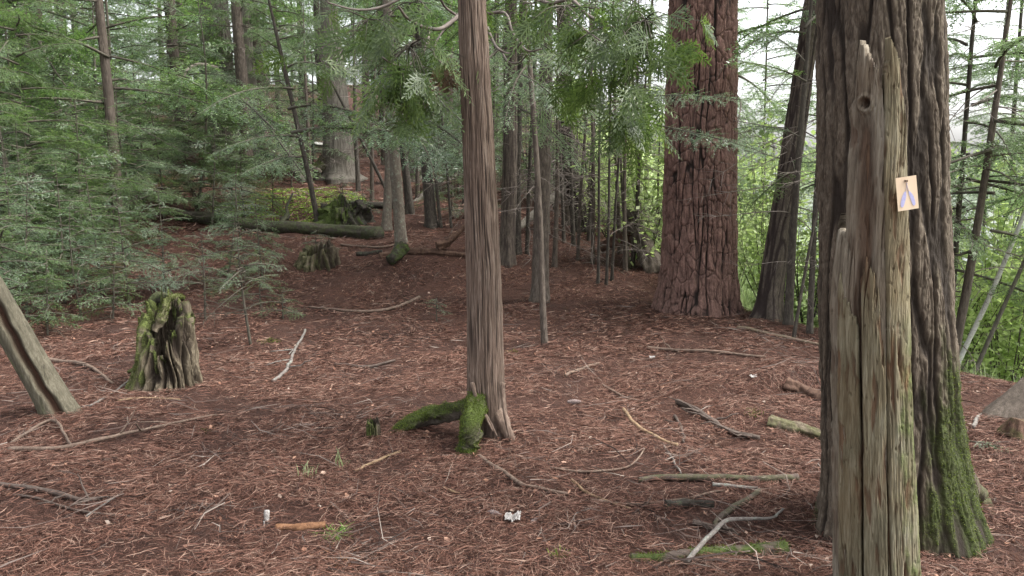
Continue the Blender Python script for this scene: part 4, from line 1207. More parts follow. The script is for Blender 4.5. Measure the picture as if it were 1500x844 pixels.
poles['second_behind'] = pole(758, 372, 763, 40, 11, 9, 'dark_bark', 'young_fir', 'narrow dark trunk close against the brown half hidden one', 8, bare=8, bz=(1.0, 3.8))
poles['smooth'] = pole(798, 505, 770, 60, 10, 7, 'brown_bark', 'smooth_sapling', 'slim smooth brown sapling rising from open needles', 4.5, bare=5, bz=(1.2, 2.6), bl=(0.3, 0.7), fl=0.15, nth=36, amp=0.6, bend=0.03)
poles['mossfoot'] = pole(791, 440, 797, 120, 24, 20, 'brown_bark', 'hemlock_tree', 'brown trunk flaring at its foot, directly behind the smooth sapling', 9, bare=8, crown='mid', bz=(1.3, 3.4), nth=90, dz=0.012, fl=0.4)
poles['curved'] = pole(852, 338, 836, 190, 25, 21, 'dark_bark', 'hemlock_tree', 'dark shaggy trunk curving upward in front of the bright shore', 9, bare=14, crown='mid2', bz=(0.8, 3.2), relief=bark_furrow, nth=90, dz=0.015, bend=0.08)
poles['curved2'] = pole(831, 330, 832, 190, 14, 12, 'brown_bark', 'hemlock_tree', 'narrow brown trunk touching the dark shaggy curved one', 8, bare=8, bz=(0.8, 3.2))
for i, (a, b_, c, d_, lb_) in enumerate(((876, 416, 882, 120, 'dead thin stem, first of three rising together by the pine'), (888, 418, 897, 120, 'dead thin stem in the middle of three rising together by the pine'), (896, 412, 915, 140, 'dead thin stem leaning toward the pine, third of three rising together'))):
    poles['t%d' % i] = pole(a, b_, c, d_, 4.4, 3, 'dark_bark', 'dead_sapling', lb_, 4.2, 'three thin stems beside the pine', bare=9, bz=(0.3, 2.8), bl=(0.3, 0.9), nth=16)
poles['lean_right'] = pole(1124, 466, 1190, 0, 36, 25, 'brown_bark', 'hemlock_tree', 'brown trunk leaning away from the plated pine on the slope edge', 9, bare=12, crown='mid', bz=(1.0, 3.2), nth=110, dz=0.01, fl=0.5, relief=bark_furrow, amp=0.5)
poles['r1'] = pole(1154, 476, 1166, 300, 12, 10, 'dark_bark', 'young_fir', 'dark trunk close behind the brown leaning one', 7, bare=8, bz=(0.5, 2.6))
poles['r2'] = pole(1186, 488, 1194, 330, 9, 8, 'dark_bark', 'young_fir', 'slim dark trunk half covered by the huge furrowed tree', 7, bare=8, bz=(0.5, 2.6))
poles['r3'] = pole(1162, 498, 1192, 330, 5, 4, 'dark_bark', 'sapling_stem', 'thin slanting stem between the dark trunks on the slope', 4, bare=4, bz=(0.5, 2.0), bl=(0.3, 0.6))
poles['r4'] = pole(1396, 372, 1425, 80, 9, 6, 'dark_bark', 'young_fir', 'thin dark trunk rising beside the huge furrowed tree on the bright side', 8, bare=12, crown='airy', bz=(0.6, 4.0), d=8.2)
poles['r5'] = pole(1408, 500, 1452, 180, 14, 9, 'brown_bark', 'young_fir', 'mottled brown trunk with many level bare twigs on the lake slope', 8, bare=16, crown='airy', bz=(0.4, 3.5), d=7.4, bl=(0.5, 1.2))
poles['b1'] = pole(1402, 500, 1488, 330, 8, 6, 'birch_bark', 'slanting_birch', 'pale slanting stem low on the lake slope beside the mottled trunk', 3.2, bare=3, bz=(0.5, 2.0), bl=(0.3, 0.7), d=8.0, bend=0.03)
poles['b2'] = pole(1432, 512, 1520, 340, 7, 5, 'pale_bark', 'slanting_birch', 'grey slanting stem crossing the bright grass', 3.2, bare=3, bz=(0.5, 2.0), bl=(0.3, 0.7), d=7.8, bend=0.03)
# far and middle trunks up the hill
poles['A'] = pole(330, 242, 312, 0, 47, 40, 'pale_bark', 'old_cedar', 'thick pale ridged trunk behind the thicket on the hill', 13, bare=6, bz=(2, 5), relief=bark_furrow, nth=160, dz=0.03, amp=2.0, bl=(0.8, 1.6))
poles['B'] = pole(372, 250, 366, 150, 27, 24, 'pale_bark', 'old_cedar', 'grey ridged trunk standing next to the thick pale one on the hill', 12, bare=6, bz=(2, 5), relief=bark_furrow, nth=120, dz=0.03, amp=1.5, bl=(0.8, 1.6))
poles['C'] = pole(277, 175, 250, 30, 15, 13, 'dark_bark', 'hemlock_tree', 'dark trunk far up the hill beyond the thicket', 12, bare=6, crown='low', crown_z=1, bz=(1, 5), d=24)
poles['D'] = pole(40, 260, 18, 20, 12, 10, 'dark_bark', 'hemlock_tree', 'dark narrow trunk rising out of the thicket by the leaning dead trunk', 11, bare=8, crown='mid', bz=(1, 5), d=15)
poles['E'] = pole(105, 176, 92, 120, 22, 18, 'brown_bark', 'hemlock_tree', 'brown trunk with a wide foot, seen through the thicket tops', 12, bare=6, crown='low2', crown_z=1, bz=(2, 5), d=21)
poles['F'] = pole(145, 216, 139, 120, 5, 4, 'pale_bark', 'dead_sapling', 'pale barkless pole standing in the thicket', 4.0, bare=3, bz=(1, 3), d=15, bl=(0.2, 0.5))
big_back = pole(497, 262, 487, 90, 47, 32, 'pale_bark', 'old_cedar', 'pale shaggy cedar with a broad swollen foot at the top of the mossy patch', 13, bare=8, crown='mid', crown_z=1, bz=(2, 5), relief=bark_cedar, nth=150, dz=0.03, amp=2.5, fl=0.55, bl=(0.8, 1.6))
mossy_tube('root', big_back[0], big_back[1], [big_back[1] + (-0.28, -0.12, 0.42), big_back[1] + (-0.55, -0.3, 0.15), big_back[1] + (-0.9, -0.45, 0.0)], [0.2, 0.15, 0.07], 20, M['root_bark'], 1.0, 0.3, 30, 21)

# living boughs that cross the view, each on its own tree
def bough_px(key, a, b, k, roll=0.0, wide=1.0):
    e, base, rel, dd = poles[key]
    bough_on(e, base, P(*a), P(*b), k, roll, wide)
for key, a, b, k in (
    ('dark_lean', (437, 195, 9.6), (620, 165, 8.2), 1), ('dark_lean', (430, 160, 9.8), (560, 130, 8.6), 3), ('dark_lean', (445, 230, 9.8), (345, 232, 8.6), 1), ('dark_lean', (440, 200, 9.6), (300, 190, 8.8), 3),
    ('dark_lean', (425, 130, 9.8), (290, 120, 8.6), 0), ('dark_lean', (420, 100, 9.8), (520, 60, 8.8), 2),
    ('grey_a', (575, 150, 9.5), (640, 240, 8.4), 1), ('grey_a', (572, 100, 9.5), (480, 80, 8.6), 0), ('grey_c', (592, 200, 11), (690, 215, 9.8), 3),
    ('mid_d', (622, 170, 10.8), (720, 240, 9.6), 1), ('mid_d', (620, 140, 10.8), (700, 170, 9.8), 3), ('mid_d', (615, 60, 10.8), (690, 120, 9.8), 5), ('mid_d', (615, 60, 10.8), (520, 110, 9.6), 3),
    ('second_behind', (763, 120, 9.0), (870, 150, 8.0), 0), ('second_behind', (763, 160, 9.0), (860, 190, 8.0), 2), ('second_behind', (763, 60, 9.0), (850, 70, 8.0), 4), ('behind_cedar', (745, 60, 8.6), (670, 110, 7.6), 4),
    ('mossfoot', (797, 120, 7.9), (890, 130, 6.8), 0), ('mossfoot', (797, 80, 7.9), (720, 130, 7.0), 2), ('mossfoot', (797, 40, 7.9), (880, 60, 6.8), 4),
    ('smooth', (768, 80, 6.0), (850, 90, 5.5), 1), ('smooth', (770, 110, 6.0), (840, 150, 5.6), 3),
    ('lean_right', (1178, 120, 7.3), (1085, 60, 6.9), 0), ('lean_right', (1170, 200, 7.3), (1090, 160, 7.6), 2), ('lean_right', (1180, 90, 7.3), (1110, 20, 7.6), 0), ('lean_right', (1166, 250, 7.3), (1085, 280, 8.0), 2), ('lean_right', (1186, 40, 7.3), (1250, -30, 8), 4),
    ('r4', (1420, 130, 8.2), (1500, 100, 7.4), 0), ('r4', (1424, 90, 8.2), (1390, 40, 7.4), 2), ('r5', (1440, 260, 7.4), (1540, 250, 6.8), 4), ('r5', (1445, 220, 7.4), (1380, 190, 7.2), 0), ('r5', (1448, 180, 7.4), (1540, 150, 6.8), 2),
    ('D', (26, 100, 15), (130, 110, 12), 0), ('D', (26, 150, 15), (-40, 150, 12), 2), ('D', (22, 60, 15), (110, 50, 12), 4), ('A', (315, 130, 16.5), (410, 110, 13), 0), ('A', (318, 100, 16.5), (240, 60, 13), 2), ('B', (368, 160, 17), (450, 190, 14), 0)):
    bough_px(key, a, b, k)
# the bluish bough that reaches across the pine
e, base, rel, dd = poles['lean_right']
m_ = MB(); bough(m_, 2.5, 0.10, 0.06, 0.17, 0.05, 0.018, 0.006, 0.0075, 0.45, rad=0.012)
LONGB = m_.mesh('bough', [M['fir'], M['twig']], smooth=False)
for a, b, s_ in (((912, 165, 8.7), (1118, 220, 6.4), 1.0), ((914, 140, 8.7), (1080, 138, 6.6), 0.9)):
    e, base, rel, dd = poles['t2']
    A_, B_ = Vector(P(*a)), Vector(P(*b)); v = B_ - A_
    o = link('bough', LONGB, e); s_ = v.length / 2.5
    o.matrix_local = Matrix.Translation(A_ - Vector(base)) @ v.to_track_quat('X', 'Z').to_matrix().to_4x4() @ Matrix.Rotation(0.35, 4, 'X') @ Matrix.Diagonal((s_, s_, s_, 1))

# ------------------------------------------------------------------ the hemlock thicket
TH = [(12, 500, 0, 1.0), (70, 492, 3, 0.8), (40, 470, 1, 0.9), (120, 462, 0, 1.0), (165, 470, 3, 0.9), (95, 445, 4, 1.0), (30, 440, 2, 0.9), (190, 448, 4, 0.9), (150, 430, 1, 1.0), (240, 430, 0, 0.9),
      (-20, 470, 2, 0.8), (70, 420, 5, 0.8), (10, 410, 1, 1.0), (120, 400, 2, 0.9), (330, 420, 0, 0.9), (50, 390, 4, 1.1), 
      (385, 405, 0, 0.8), (100, 370, 5, 0.8), (165, 365, 1, 1.1), (20, 365, 2, 1.0), (215, 355, 5, 0.8), (355, 362, 0, 1.0), (130, 345, 4, 1.2), (60, 340, 1, 1.2), (0, 335, 5, 1.0),
      (310, 335, 4, 1.0), (180, 330, 2, 1.1), (360, 325, 0, 1.0), (240, 322, 1, 1.1), (90, 318, 2, 1.2), (290, 312, 0, 1.2), (400, 312, 3, 1.0), (30, 310, 1, 1.3), (150, 305, 5, 1.0), (340, 300, 1, 0.9), (210, 300, 4, 1.3)]
for i, (px, py, k, s) in enumerate(TH):
    place_sapling(k, tuple(G(px, py)), 'young hemlock with flat green sprays, crowded in the thicket behind the mossy stump', 'young hemlocks in the thicket', s * rng.uniform(0.9, 1.1), rng.random() * 6.28, (rng.normal(0, 0.05), rng.normal(0, 0.05)))

def own_sapling(px, py, H, lm, nb, mat, label, z0=0.3, bare=6, name='hemlock_sapling', lean=(0, 0), r=None, nl=0.015):
    e = empty(name, tuple(G(px, py)), label, 'young tree')
    link('trunk', stem(H, r or 0.008 + 0.005 * H, 0.03), e)
    link('crown', sapling_crown(H, lm, nb, z0, mat, nl=nl, nw=0.0032, nsp=0.006, side_sp=0.04, bare_low=bare), e)
    e.rotation_euler = (lean[0], lean[1], rng.random())
    return e
own_sapling(368, 506, 1.12, 0.62, 16, 'fir', 'lone young hemlock with a thin bare stem, beside the lichen covered stick', 0.5, 9, lean=(0, -0.05))
own_sapling(300, 470, 0.95, 0.55, 14, 'fir', 'young hemlock directly behind the mossy stump', 0.35, 6)
own_sapling(415, 468, 0.32, 0.42, 9, 'hemlock', 'low spreading hemlock seedling near the curved brown stick', 0.2, 3)
own_sapling(382, 452, 0.55, 0.45, 10, 'hemlock', 'small bushy hemlock at the edge of the thicket behind the bare stemmed one', 0.2, 3)
own_sapling(465, 372, 0.35, 0.4, 8, 'fir', 'hemlock seedling whose spray hangs over the small mossy stump', 0.3, 1)
own_sapling(640, 472, 0.26, 0.22, 8, 'fir', 'tiny seedling alone in the open needles beside the cedar', 0.45, 3)
own_sapling(500, 312, 0.7, 0.5, 14, 'fir', 'dark young fir growing on the mossy root mound', 0.2, 3)
own_sapling(535, 318, 0.6, 0.45, 12, 'fir', 'low fir at the end of the root mound', 0.2, 3)
own_sapling(660, 322, 0.9, 0.7, 16, 'fir', 'bushy young fir behind the thread thin stems', 0.15, 3)
own_sapling(690, 318, 0.8, 0.7, 14, 'fir', 'bushy young fir half hidden behind the shreddy cedar', 0.15, 3)
own_sapling(625, 312, 0.7, 0.6, 12, 'hemlock', 'low young hemlock behind the straight dark trunk', 0.15, 3)
c = G(1440, 652)
o = link('fallen_spray', BOUGH[1], None, tuple(c + (-0.1, 0, 0.03))); o.scale = (0.34, 0.34, 0.34); o.rotation_euler = (0.1, 0.05, -0.5)
tag(o, 'fallen green fir spray lying beside the foot of the huge furrowed tree', 'fallen spray')

# ------------------------------------------------------------------ more trees up the hill and along the shore
hill_lab = 'hemlock among the dense trees up the hill'
spots = []
def far_tree(x, y, crown, label, group, r, s=1.0, mat='dark_bark', z=0.0, n=6):
    b = np.array([x, y, float(hgt(x, y))])
    e = empty('hemlock_tree', tuple(b), label, 'tree', group)
    link('trunk', TRK[(mat, int(rng.integers(2)))], e).scale = (r / 0.12, r / 0.12, 1)
    o = link('crown', CROWN[crown], e); o.location = (0, 0, z); o.rotation_euler = (0, 0, rng.random() * 6.28); o.scale = (s, s, s)
    bare_on(e, np.array([0, 0, 1.0]), n, 0.8, 4, 0.6, 1.5, r)
    e.rotation_euler = (rng.normal(0, 0.02), rng.normal(0, 0.02), rng.random() * 6.28)
    return e
TRK = {}
for mt in ('dark_bark', 'brown_bark', 'pale_bark'):
    for k in range(2):
        b_ = MB()
        V, at = trunk(np.zeros(3), np.array([0.02 * k, 0, 1.0]), 11, 0, lambda z, th: np.clip(0.12 * (1 - np.clip(z, 0, None) / 12), 0.02, None) * (1 + 0.3 * np.exp(-np.clip(z, 0, None) / 0.15)), zrows(-0.3, 5, 0.05, 11, 0.4), 40, lambda th, z, r: bark_fine(th, z, r, 0.12, 1.0, 60 + k), 0.03, seed=k)
        TRK[(mt, k)] = b_.add(V, grid_faces(V.shape[0], 40, True)).mesh('trunk', [M[mt]], attrs={a: v.ravel() for a, v in at.items()})
hill = [(-2.2, 19), (-3.4, 22.5), (-1.2, 21), (-2.9, 26), (-0.6, 25), (-4.6, 26.5), (-7, 30), (-4.2, 33), (-2, 33), (-6, 40), (-0.8, 40), (-6.2, 12.5), (-8.2, 14), (-9.5, 17), (-6.8, 18.5), (-11.5, 15), (-6.9, 21), (-8.5, 22), (-12.5, 20.5), (-14.5, 24), (-7.9, 26), (-10.5, 27), (-16.5, 28), (-3.2, 29), (-7.8, 31), (-13, 32.5), (-0.5, 30), (-18, 34),
        (-5, 35), (-10.5, 37), (-1.6, 36), (-15, 39), (-21, 38), (-7.5, 41), (-3, 42), (-12, 44), (-18.5, 45), (-24, 44), (-9.5, 48), (-5, 50), (-15, 51), (-1.5, 47), (-21, 53), (-27, 50), (-12, 57), (-7, 58), (-3, 55), (-18, 60), (-25, 62), (-10, 66), (-30, 60), (-5, 68), (-15, 70), (-22, 72)]
for i, (x, y) in enumerate(hill):
    far_tree(x + rng.normal(0, 0.4), y + rng.normal(0, 0.4), ('mid', 'mid2', 'mid', 'mid2', 'mid', 'mid2')[i] if i < 6 else ('low', 'low2', 'mid', 'low')[i % 4], hill_lab, 'hemlocks up the hill', rng.uniform(0.07, 0.2), rng.uniform(0.9, 1.4) if y < 29 else rng.uniform(1.3, 1.9), ('dark_bark', 'brown_bark', 'brown_bark')[i % 3], 0.0 if y < 24 else -0.4)
# half grown hemlocks that close the view behind the thicket
for i, (x, y) in enumerate(((-6.2, 10.4), (-7.6, 12.6), (-5.4, 13.8), (-8.0, 16.4), (-9.6, 19.5), (-6.6, 20.5), (-13.5, 22))):
    place_sapling(6 + i % 2, (x, y, float(hgt(x, y))), 'half grown hemlock rising over the thicket', 'half grown hemlocks behind the thicket', rng.uniform(0.8, 1.25), rng.random() * 6.28, name='young_hemlock')
# hillside understorey further up
for i in range(34):
    px, py = rng.uniform(-30, 470), rng.uniform(222, 300)
    place_sapling(int(rng.integers(6)), tuple(G(px, py)), 'young hemlock farther up the hill, above the thicket', 'young hemlocks up the hill', rng.uniform(1.0, 1.6), rng.random() * 6.28)
for i in range(16):
    px, py = rng.uniform(545, 830), rng.uniform(225, 300)
    place_sapling(int(rng.integers(6)), tuple(G(px, py)), 'young fir scattered on the open needle slope behind the cedar', 'young firs on the open slope', rng.uniform(0.6, 1.2), rng.random() * 6.28)
for i in range(13):
    y = rng.uniform(22, 42); x = rng.uniform(-0.095, 0.035) * y
    place_sapling(6 + i % 2, (x, y, float(hgt(x, y))), 'half grown fir at the top of the open slope beyond the cedar', 'half grown firs above the open slope', rng.uniform(0.8, 1.5), rng.random() * 6.28, name='young_fir')
for i, (px, py, tx, ty) in enumerate(((772, 372, 780, 100), (812, 392, 818, 120), (826, 356, 820, 120), (846, 382, 862, 140), (862, 352, 872, 120), (908, 372, 902, 130), (926, 392, 945, 160), (938, 362, 930, 140), (716, 345, 722, 120), (700, 330, 694, 120), (680, 300, 676, 120), (545, 296, 548, 120), (525, 280, 520, 110), (455, 270, 448, 100), (784, 356, 792, 100), (803, 344, 800, 100), (840, 362, 836, 120), (916, 398, 915, 120), (932, 382, 936, 120), (868, 386, 866, 120), (705, 352, 710, 120), (612, 292, 608, 110))):
    pole(px, py, tx, ty, 5 + 2.5 * rng.random(), 4, ('dark_bark', 'brown_bark')[i % 2], 'sapling_stem', 'slender dark stem with fine bare twigs in the middle distance', rng.uniform(4, 6), 'slender stems in the middle distance', bare=11, bz=(0.3, 3.6), bl=(0.4, 1.2), nth=16, dz=0.05)
# brushy dead saplings and sparse shrubs along the crest where the slope falls to the shore
for i in range(16):
    y = rng.uniform(9.2, 21); x = float(np.interp(y, RY, RX)) + rng.uniform(-0.6, 0.9)
    b = np.array([x, y, float(hgt(x, y))])
    e = empty('dead_sapling', tuple(b), 'brushy dead sapling on the crest between the cedar and the pine', 'dead tree', 'brushy dead saplings on the crest')
    link('trunk', SAP[5][1], e)
    bare_on(e, np.array([rng.normal(0, 0.1), 0, 1.0]), 12, 0.1, 2.2, 0.4, 1.1, 0.01)
    e.rotation_euler = (rng.normal(0, 0.12), rng.normal(0, 0.12), 0)
shore_lab = 'slim fir on the bright shore slope'
shore = [(4.6, 11.0), (3.4, 13.2), (5.8, 13.5), (2.4, 16.5), (4.2, 17.5), (6.8, 9.6), (8.2, 12.2), (7.4, 15.5), (1.9, 20), (3.6, 22), (9.2, 15), (10.5, 18), (6.2, 20), (5.9, 8.2), (8.8, 10.4), (11.5, 14.5)]
for i, (x, y) in enumerate(shore):
    far_tree(x, y, ('airy', 'airy', 'slim')[i % 3], shore_lab, 'slim firs along the shore slope', rng.uniform(0.03, 0.07), rng.uniform(0.9, 1.25), 'dark_bark', 0.3, 10)

def shrub_mesh(seed, H=1.8, n_stem=7, leaves=900, sz=0.035):
    mb = MB()
    for i in range(n_stem):
        az = rng.random() * 6.28; r = rng.uniform(0.1, 0.75)
        tip = np.array([r * math.cos(az), r * math.sin(az), H * rng.uniform(0.6, 1.05)])
        pts = catmull([np.zeros(3), tip * 0.5 + rng.normal(0, 0.06, 3), tip], 10)
        tube(mb, pts, np.linspace(0.009, 0.002, 10), 4, m=1)
        m = leaves // n_stem
        t = rng.random(m) ** 0.6
        c = pts[np.minimum((t * 9).astype(int), 9)] + rng.normal(0, 0.13, (m, 3))
        a = rng.random(m) * 6.28; el = rng.normal(-0.25, 0.45, m)
        d = np.stack([np.cos(a) * np.cos(el), np.sin(a) * np.cos(el), np.sin(el)], -1)
        s = np.cross(d, np.array([0, 0, 1.0]) + rng.normal(0, 0.3, (m, 3))); s /= np.linalg.norm(s, axis=1)[:, None]
        L = sz * (0.6 + 0.9 * rng.random(m))[:, None]
        V = np.stack([c, c + d * L * 0.55 + s * L * 0.38, c + d * L * 1.2, c + d * L * 0.55 - s * L * 0.38], 1).reshape(-1, 3)
        mb.add(V, np.arange(m)[:, None] * 4 + np.array([0, 1, 2, 3]), None, 0)
    return mb.mesh('foliage', [M['broad_leaf'], M['twig']], smooth=False)
SHR = [shrub_mesh(i, H, ns, lv, sz) for i, (H, ns, lv, sz) in enumerate(((1.7, 8, 1100, 0.05), (2.4, 9, 1500, 0.06), (1.2, 8, 800, 0.045)))]
for i in range(62):
    y = rng.uniform(8.5, 26)
    x = float(np.interp(y, RY, RX)) + (rng.uniform(1.2, 2.0 + 0.30 * y) if i < 40 else rng.uniform(0.1, 1.3))
    e = empty('shrub', (x, y, float(hgt(x, y)) - 0.03), 'leafy bright green shrub on the bank toward the marsh', 'shrub', 'shrubs on the marsh bank')
    link('foliage', SHR[i % 3], e); e.rotation_euler = (0, 0, rng.random() * 6.28); s = rng.uniform(0.7, 1.3); e.scale = (s, s, s)

for i in range(20):
    y = rng.uniform(8.4, 15)
    x = y * rng.uniform(0.53, 0.70)
    e = empty('shrub', (x, y, float(hgt(x, y)) - 0.03), 'leafy bright green shrub on the bank toward the marsh', 'shrub', 'shrubs on the marsh bank')
    link('foliage', SHR[i % 3], e); e.rotation_euler = (0, 0, rng.random() * 6.28); s = rng.uniform(0.9, 1.6); e.scale = (s, s, s)

def blades(name, n, xs, ys, L, W, mat, bend=0.6, up=1.0):
    a = rng.random(n) * 6.28; l = L * (0.5 + 0.8 * rng.random(n)); b = bend * (0.4 + rng.random(n))
    vs = []
    for f, wf in ((0, 0.7), (0.4, 1.0), (0.75, 0.7), (1.0, 0.1)):
        h = l * f * up * (1 - 0.35 * b * f); o = l * b * f ** 2 * 0.7
        cx, cy = xs + np.cos(a) * o, ys + np.sin(a) * o
        cz = hgt(xs, ys) - 0.01 + h
        vs += [np.stack([cx - np.sin(a) * W * wf / 2, cy + np.cos(a) * W * wf / 2, cz], -1), np.stack([cx + np.sin(a) * W * wf / 2, cy - np.cos(a) * W * wf / 2, cz], -1)]
    V = np.stack(vs, 1).reshape(-1, 3); k = np.arange(n)[:, None] * 8
    return tag(MB().add(V, np.concatenate([k + np.array([q, q + 1, q + 3, q + 2]) for q in (0, 2, 4)])).build(name, [M[mat]], smooth=False), kind='stuff')
n = 11000
ys = rng.uniform(7.0, 19, n); xs = np.interp(ys, RY, RX) + 1.0 + rng.random(n) * (1.6 + 0.3 * ys)
blades('marsh_grass', n, xs, ys, 0.42, 0.012, 'grass')
# sunlit wood beyond the marsh: a far mass
n = 26000
cx = rng.uniform(-20, 260, 220); cy = rng.uniform(200, 300, 220); cz = rng.uniform(0, 7, 220); cr = rng.uniform(2.5, 5.5, 220)
i = rng.integers(0, 220, n)
v = rng.normal(0, 1, (n, 3)); v /= np.linalg.norm(v, axis=1)[:, None]
c = np.stack([cx[i], cy[i], cz[i] - 1], -1) + v * (cr[i] * rng.uniform(0.6, 1.05, n))[:, None]
d = rng.normal(0, 1, (n, 3)); d /= np.linalg.norm(d, axis=1)[:, None]
s = np.cross(d, rng.normal(0, 1, (n, 3))); s /= np.linalg.norm(s, axis=1)[:, None]
V = np.stack([c - d * 0.45, c + s * 0.3, c + d * 0.45, c - s * 0.3], 1).reshape(-1, 3)
tag(MB().add(V, np.arange(n)[:, None] * 4 + np.array([0, 1, 2, 3])).build('far_wood', [M['broad_leaf']], smooth=False), kind='stuff')

# moss on the hill
n = 9000
r_, a_ = np.sqrt(rng.random(n)), rng.random(n) * 6.28
pc = G(430, 300)
xs = pc[0] + r_ * np.cos(a_) * 1.3; ys = pc[1] + r_ * np.sin(a_) * 2.6
blades('moss_carpet', n, xs, ys, 0.035, 0.03, 'lit_hill_moss', 1.0)

# ------------------------------------------------------------------ fallen wood
def fallen(name, label, cat, pl, w, mat, lift=0.3, rough=0.18, sides=14, n=60, group=None, moss=0.0, ds=None, twigs=0, ends=(1.0, 0.7), z=None):
    """a stick or log along pixel points PL lying on the needles; W pixel width at the start"""
    g = np.array([G(x, y) for x, y in pl])
    ra = w / 2 * depth(g[0]) / FPX
    pts = catmull(g, n)
    pts[:, 2] = hgt(pts[:, 0], pts[:, 1]) + ra * (0.75 * lift - 0.1) + 0.006
    if z is not None:
        pts[:, 2] += np.interp(np.linspace(0, 1, n), np.linspace(0, 1, len(z)), z)
    s_ = np.linspace(0, 1, n); ln_ = np.linalg.norm(g[-1] - g[0])
    for ax_ in (0, 1):
        pts[:, ax_] += min(ra * 1.3, 0.014) * fbm(s_ * ln_ * 7, 0.37 + ax_, 0.1, int(pl[0][0]) % 53, 3) * np.sin(np.pi * np.clip(s_, 0.02, 0.98)) ** 0.3
    # a stiff stick bridges the dips
    sm = pts[:, 2].copy()
    for _ in range(40):
        sm[1:-1] = np.maximum(0.5 * (sm[:-2] + sm[2:]), sm[1:-1] * 0.8 + 0.1 * (sm[:-2] + sm[2:]))
    pts[:, 2] = sm
    b = MB(); o0 = pts[0].copy()
    rad = ra * np.interp(np.linspace(0, 1, n), [0, 1], ends) * (1 + 0.06 * np.sin(np.linspace(0, 9, n) + len(pl)))
    tube(b, pts - o0, rad, sides, rough=rough, seed=int(pl[0][0]) % 97)
    for j in range(twigs):
        i = int(rng.integers(n // 5, n - 3)); l = rng.uniform(6, 16) * ra
        d = rng.normal(0, 1, 3); d[2] = abs(d[2]) * 0.35; d /= np.linalg.norm(d)
        tube(b, (pts[i] - o0) + d * np.linspace(0, l, 5)[:, None] + rng.normal(0, 0.05 * l, (5, 3)) * np.linspace(0, 1, 5)[:, None], np.linspace(ra * 0.45, ra * 0.15, 5), 5)
    V = np.concatenate(b.v)
    nz = fbm(V[:, 0] * 12, V[:, 1] * 12, V[:, 2] * 12, 7, 3)
    o = b.build(name, [M[mat]], None, attrs={'moss': moss * sstep(-0.15, 0.3, nz + 0.12), 'ridge': 0 * nz + 1}, loc=tuple(o0))
    if moss > 0.5: fuzz(o, 1500, 0.008, 0.006, 0.5)
    return tag(o, label, cat, group)

F = fallen
F('fallen_log', 'long dark rotting log lying across the far side of the clearing', 'log', [(262, 322), (340, 333), (420, 340), (500, 346), (556, 350)], 20, 'log_bark', 0.9, 0.13, 40, 120, ends=(0.9, 1.0), moss=0.3, twigs=2)
F('fallen_log', 'dark log lying behind the mossy root mound', 'log', [(470, 308), (540, 305), (600, 308)], 13, 'log_bark', 0.7, 0.15, 20)
F('rotten_log', 'crumbling red brown log under the smooth grey trunk', 'log', [(556, 378), (600, 372), (650, 374), (692, 378)], 12, 'rot_wood', 0.4, 0.4, 24, 70)
F('rotten_log', 'flat scrap of dark wood at the end of the crumbling log', 'log', [(524, 374), (560, 370)], 9, 'log_bark', 0.3, 0.3, 14)
F('rotten_log', 'olive streaked rotten log end poking out beside the huge furrowed tree', 'log', [(1128, 624), (1165, 632), (1215, 646)], 25, 'stump_wood', 0.3, 0.35, 30, 60, moss=0.35)
F('rotten_log', 'dark brown log end in the bank above the olive streaked one', 'log', [(1150, 568), (1180, 580), (1215, 592)], 24, 'rot_wood', 0.3, 0.35, 26, 60)
F('fallen_branch', 'long curved brown branch on the needles below the leaning trunk', 'branch', [(14, 664), (90, 663), (160, 646), (240, 628), (318, 613)], 8, 'stick_brown', 1.6, twigs=3, ends=(1, 0.4))
F('fallen_branch', 'thin pale branch curving away under the long brown one', 'branch', [(0, 661), (60, 675), (120, 696)], 3.5, 'stick_brown', 1.0)
F('fallen_branch', 'dark branch pile at the picture edge below the long brown one', 'branch', [(0, 714), (50, 720), (110, 736), (152, 734)], 8, 'stick_dark', 0.8, twigs=5)
F('fallen_branch', 'dark thin branch lying under the dark branch pile', 'branch', [(20, 728), (120, 752), (222, 762)], 4, 'stick_dark', 0.8, twigs=3)
F('fallen_twig', 'straight pale twig slanting over the dark branch pile', 'branch', [(126, 760), (160, 738), (190, 714)], 3, 'stick_grey', 1.4)
F('fallen_branch', 'yellowish broken branch with a raised crook at the foot of the leaning trunk', 'branch', [(16, 654), (74, 626), (92, 640), (107, 660)], 5, 'stick_brown', 1.0, z=[0, 0.03, 0.03, 0.0], twigs=2)
F('fallen_twig', 'straight pale yellow stick just below the mossy stump', 'branch', [(172, 590), (215, 586), (264, 588)], 4, 'split_wood', 1.0, ends=(1, 0.6))
F('fallen_branch', 'bleached twiggy branch between the stump and the leaning trunk', 'branch', [(120, 600), (150, 588), (190, 560), (215, 540)], 4, 'stick_grey', 1.2, twigs=6)
F('fallen_branch', 'brown root like branch behind the foot of the leaning trunk', 'branch', [(72, 530), (110, 534), (140, 546), (166, 566)], 7, 'stick_brown', 1.0, ends=(1, 0.5))
F('lichen_stick', 'forked stick crusted with pale grey lichen', 'branch', [(400, 562), (420, 543), (432, 517), (447, 486)], 7, 'stick_grey', 1.0, twigs=5, ends=(0.8, 0.6))
F('fallen_branch', 'curved brown stick in the middle of the clearing', 'branch', [(452, 452), (520, 458), (580, 452), (614, 438)], 4.5, 'stick_brown', 1.0, ends=(0.6, 1.2))
F('fallen_branch', 'short dark stick below the curved brown one', 'branch', [(490, 537), (540, 540), (578, 530)], 5, 'stick_dark', 0.8)
F('fallen_twig', 'thin stick among needles under the small mossy stump', 'branch', [(500, 360), (560, 364), (604, 356)], 3.5, 'stick_brown', 0.8)
F('split_stick', 'pale split splinter of fresh yellow wood', 'stick', [(520, 694), (553, 679), (586, 664)], 6, 'split_wood', 0.8, 0.3, 5, 20, ends=(0.8, 0.9))
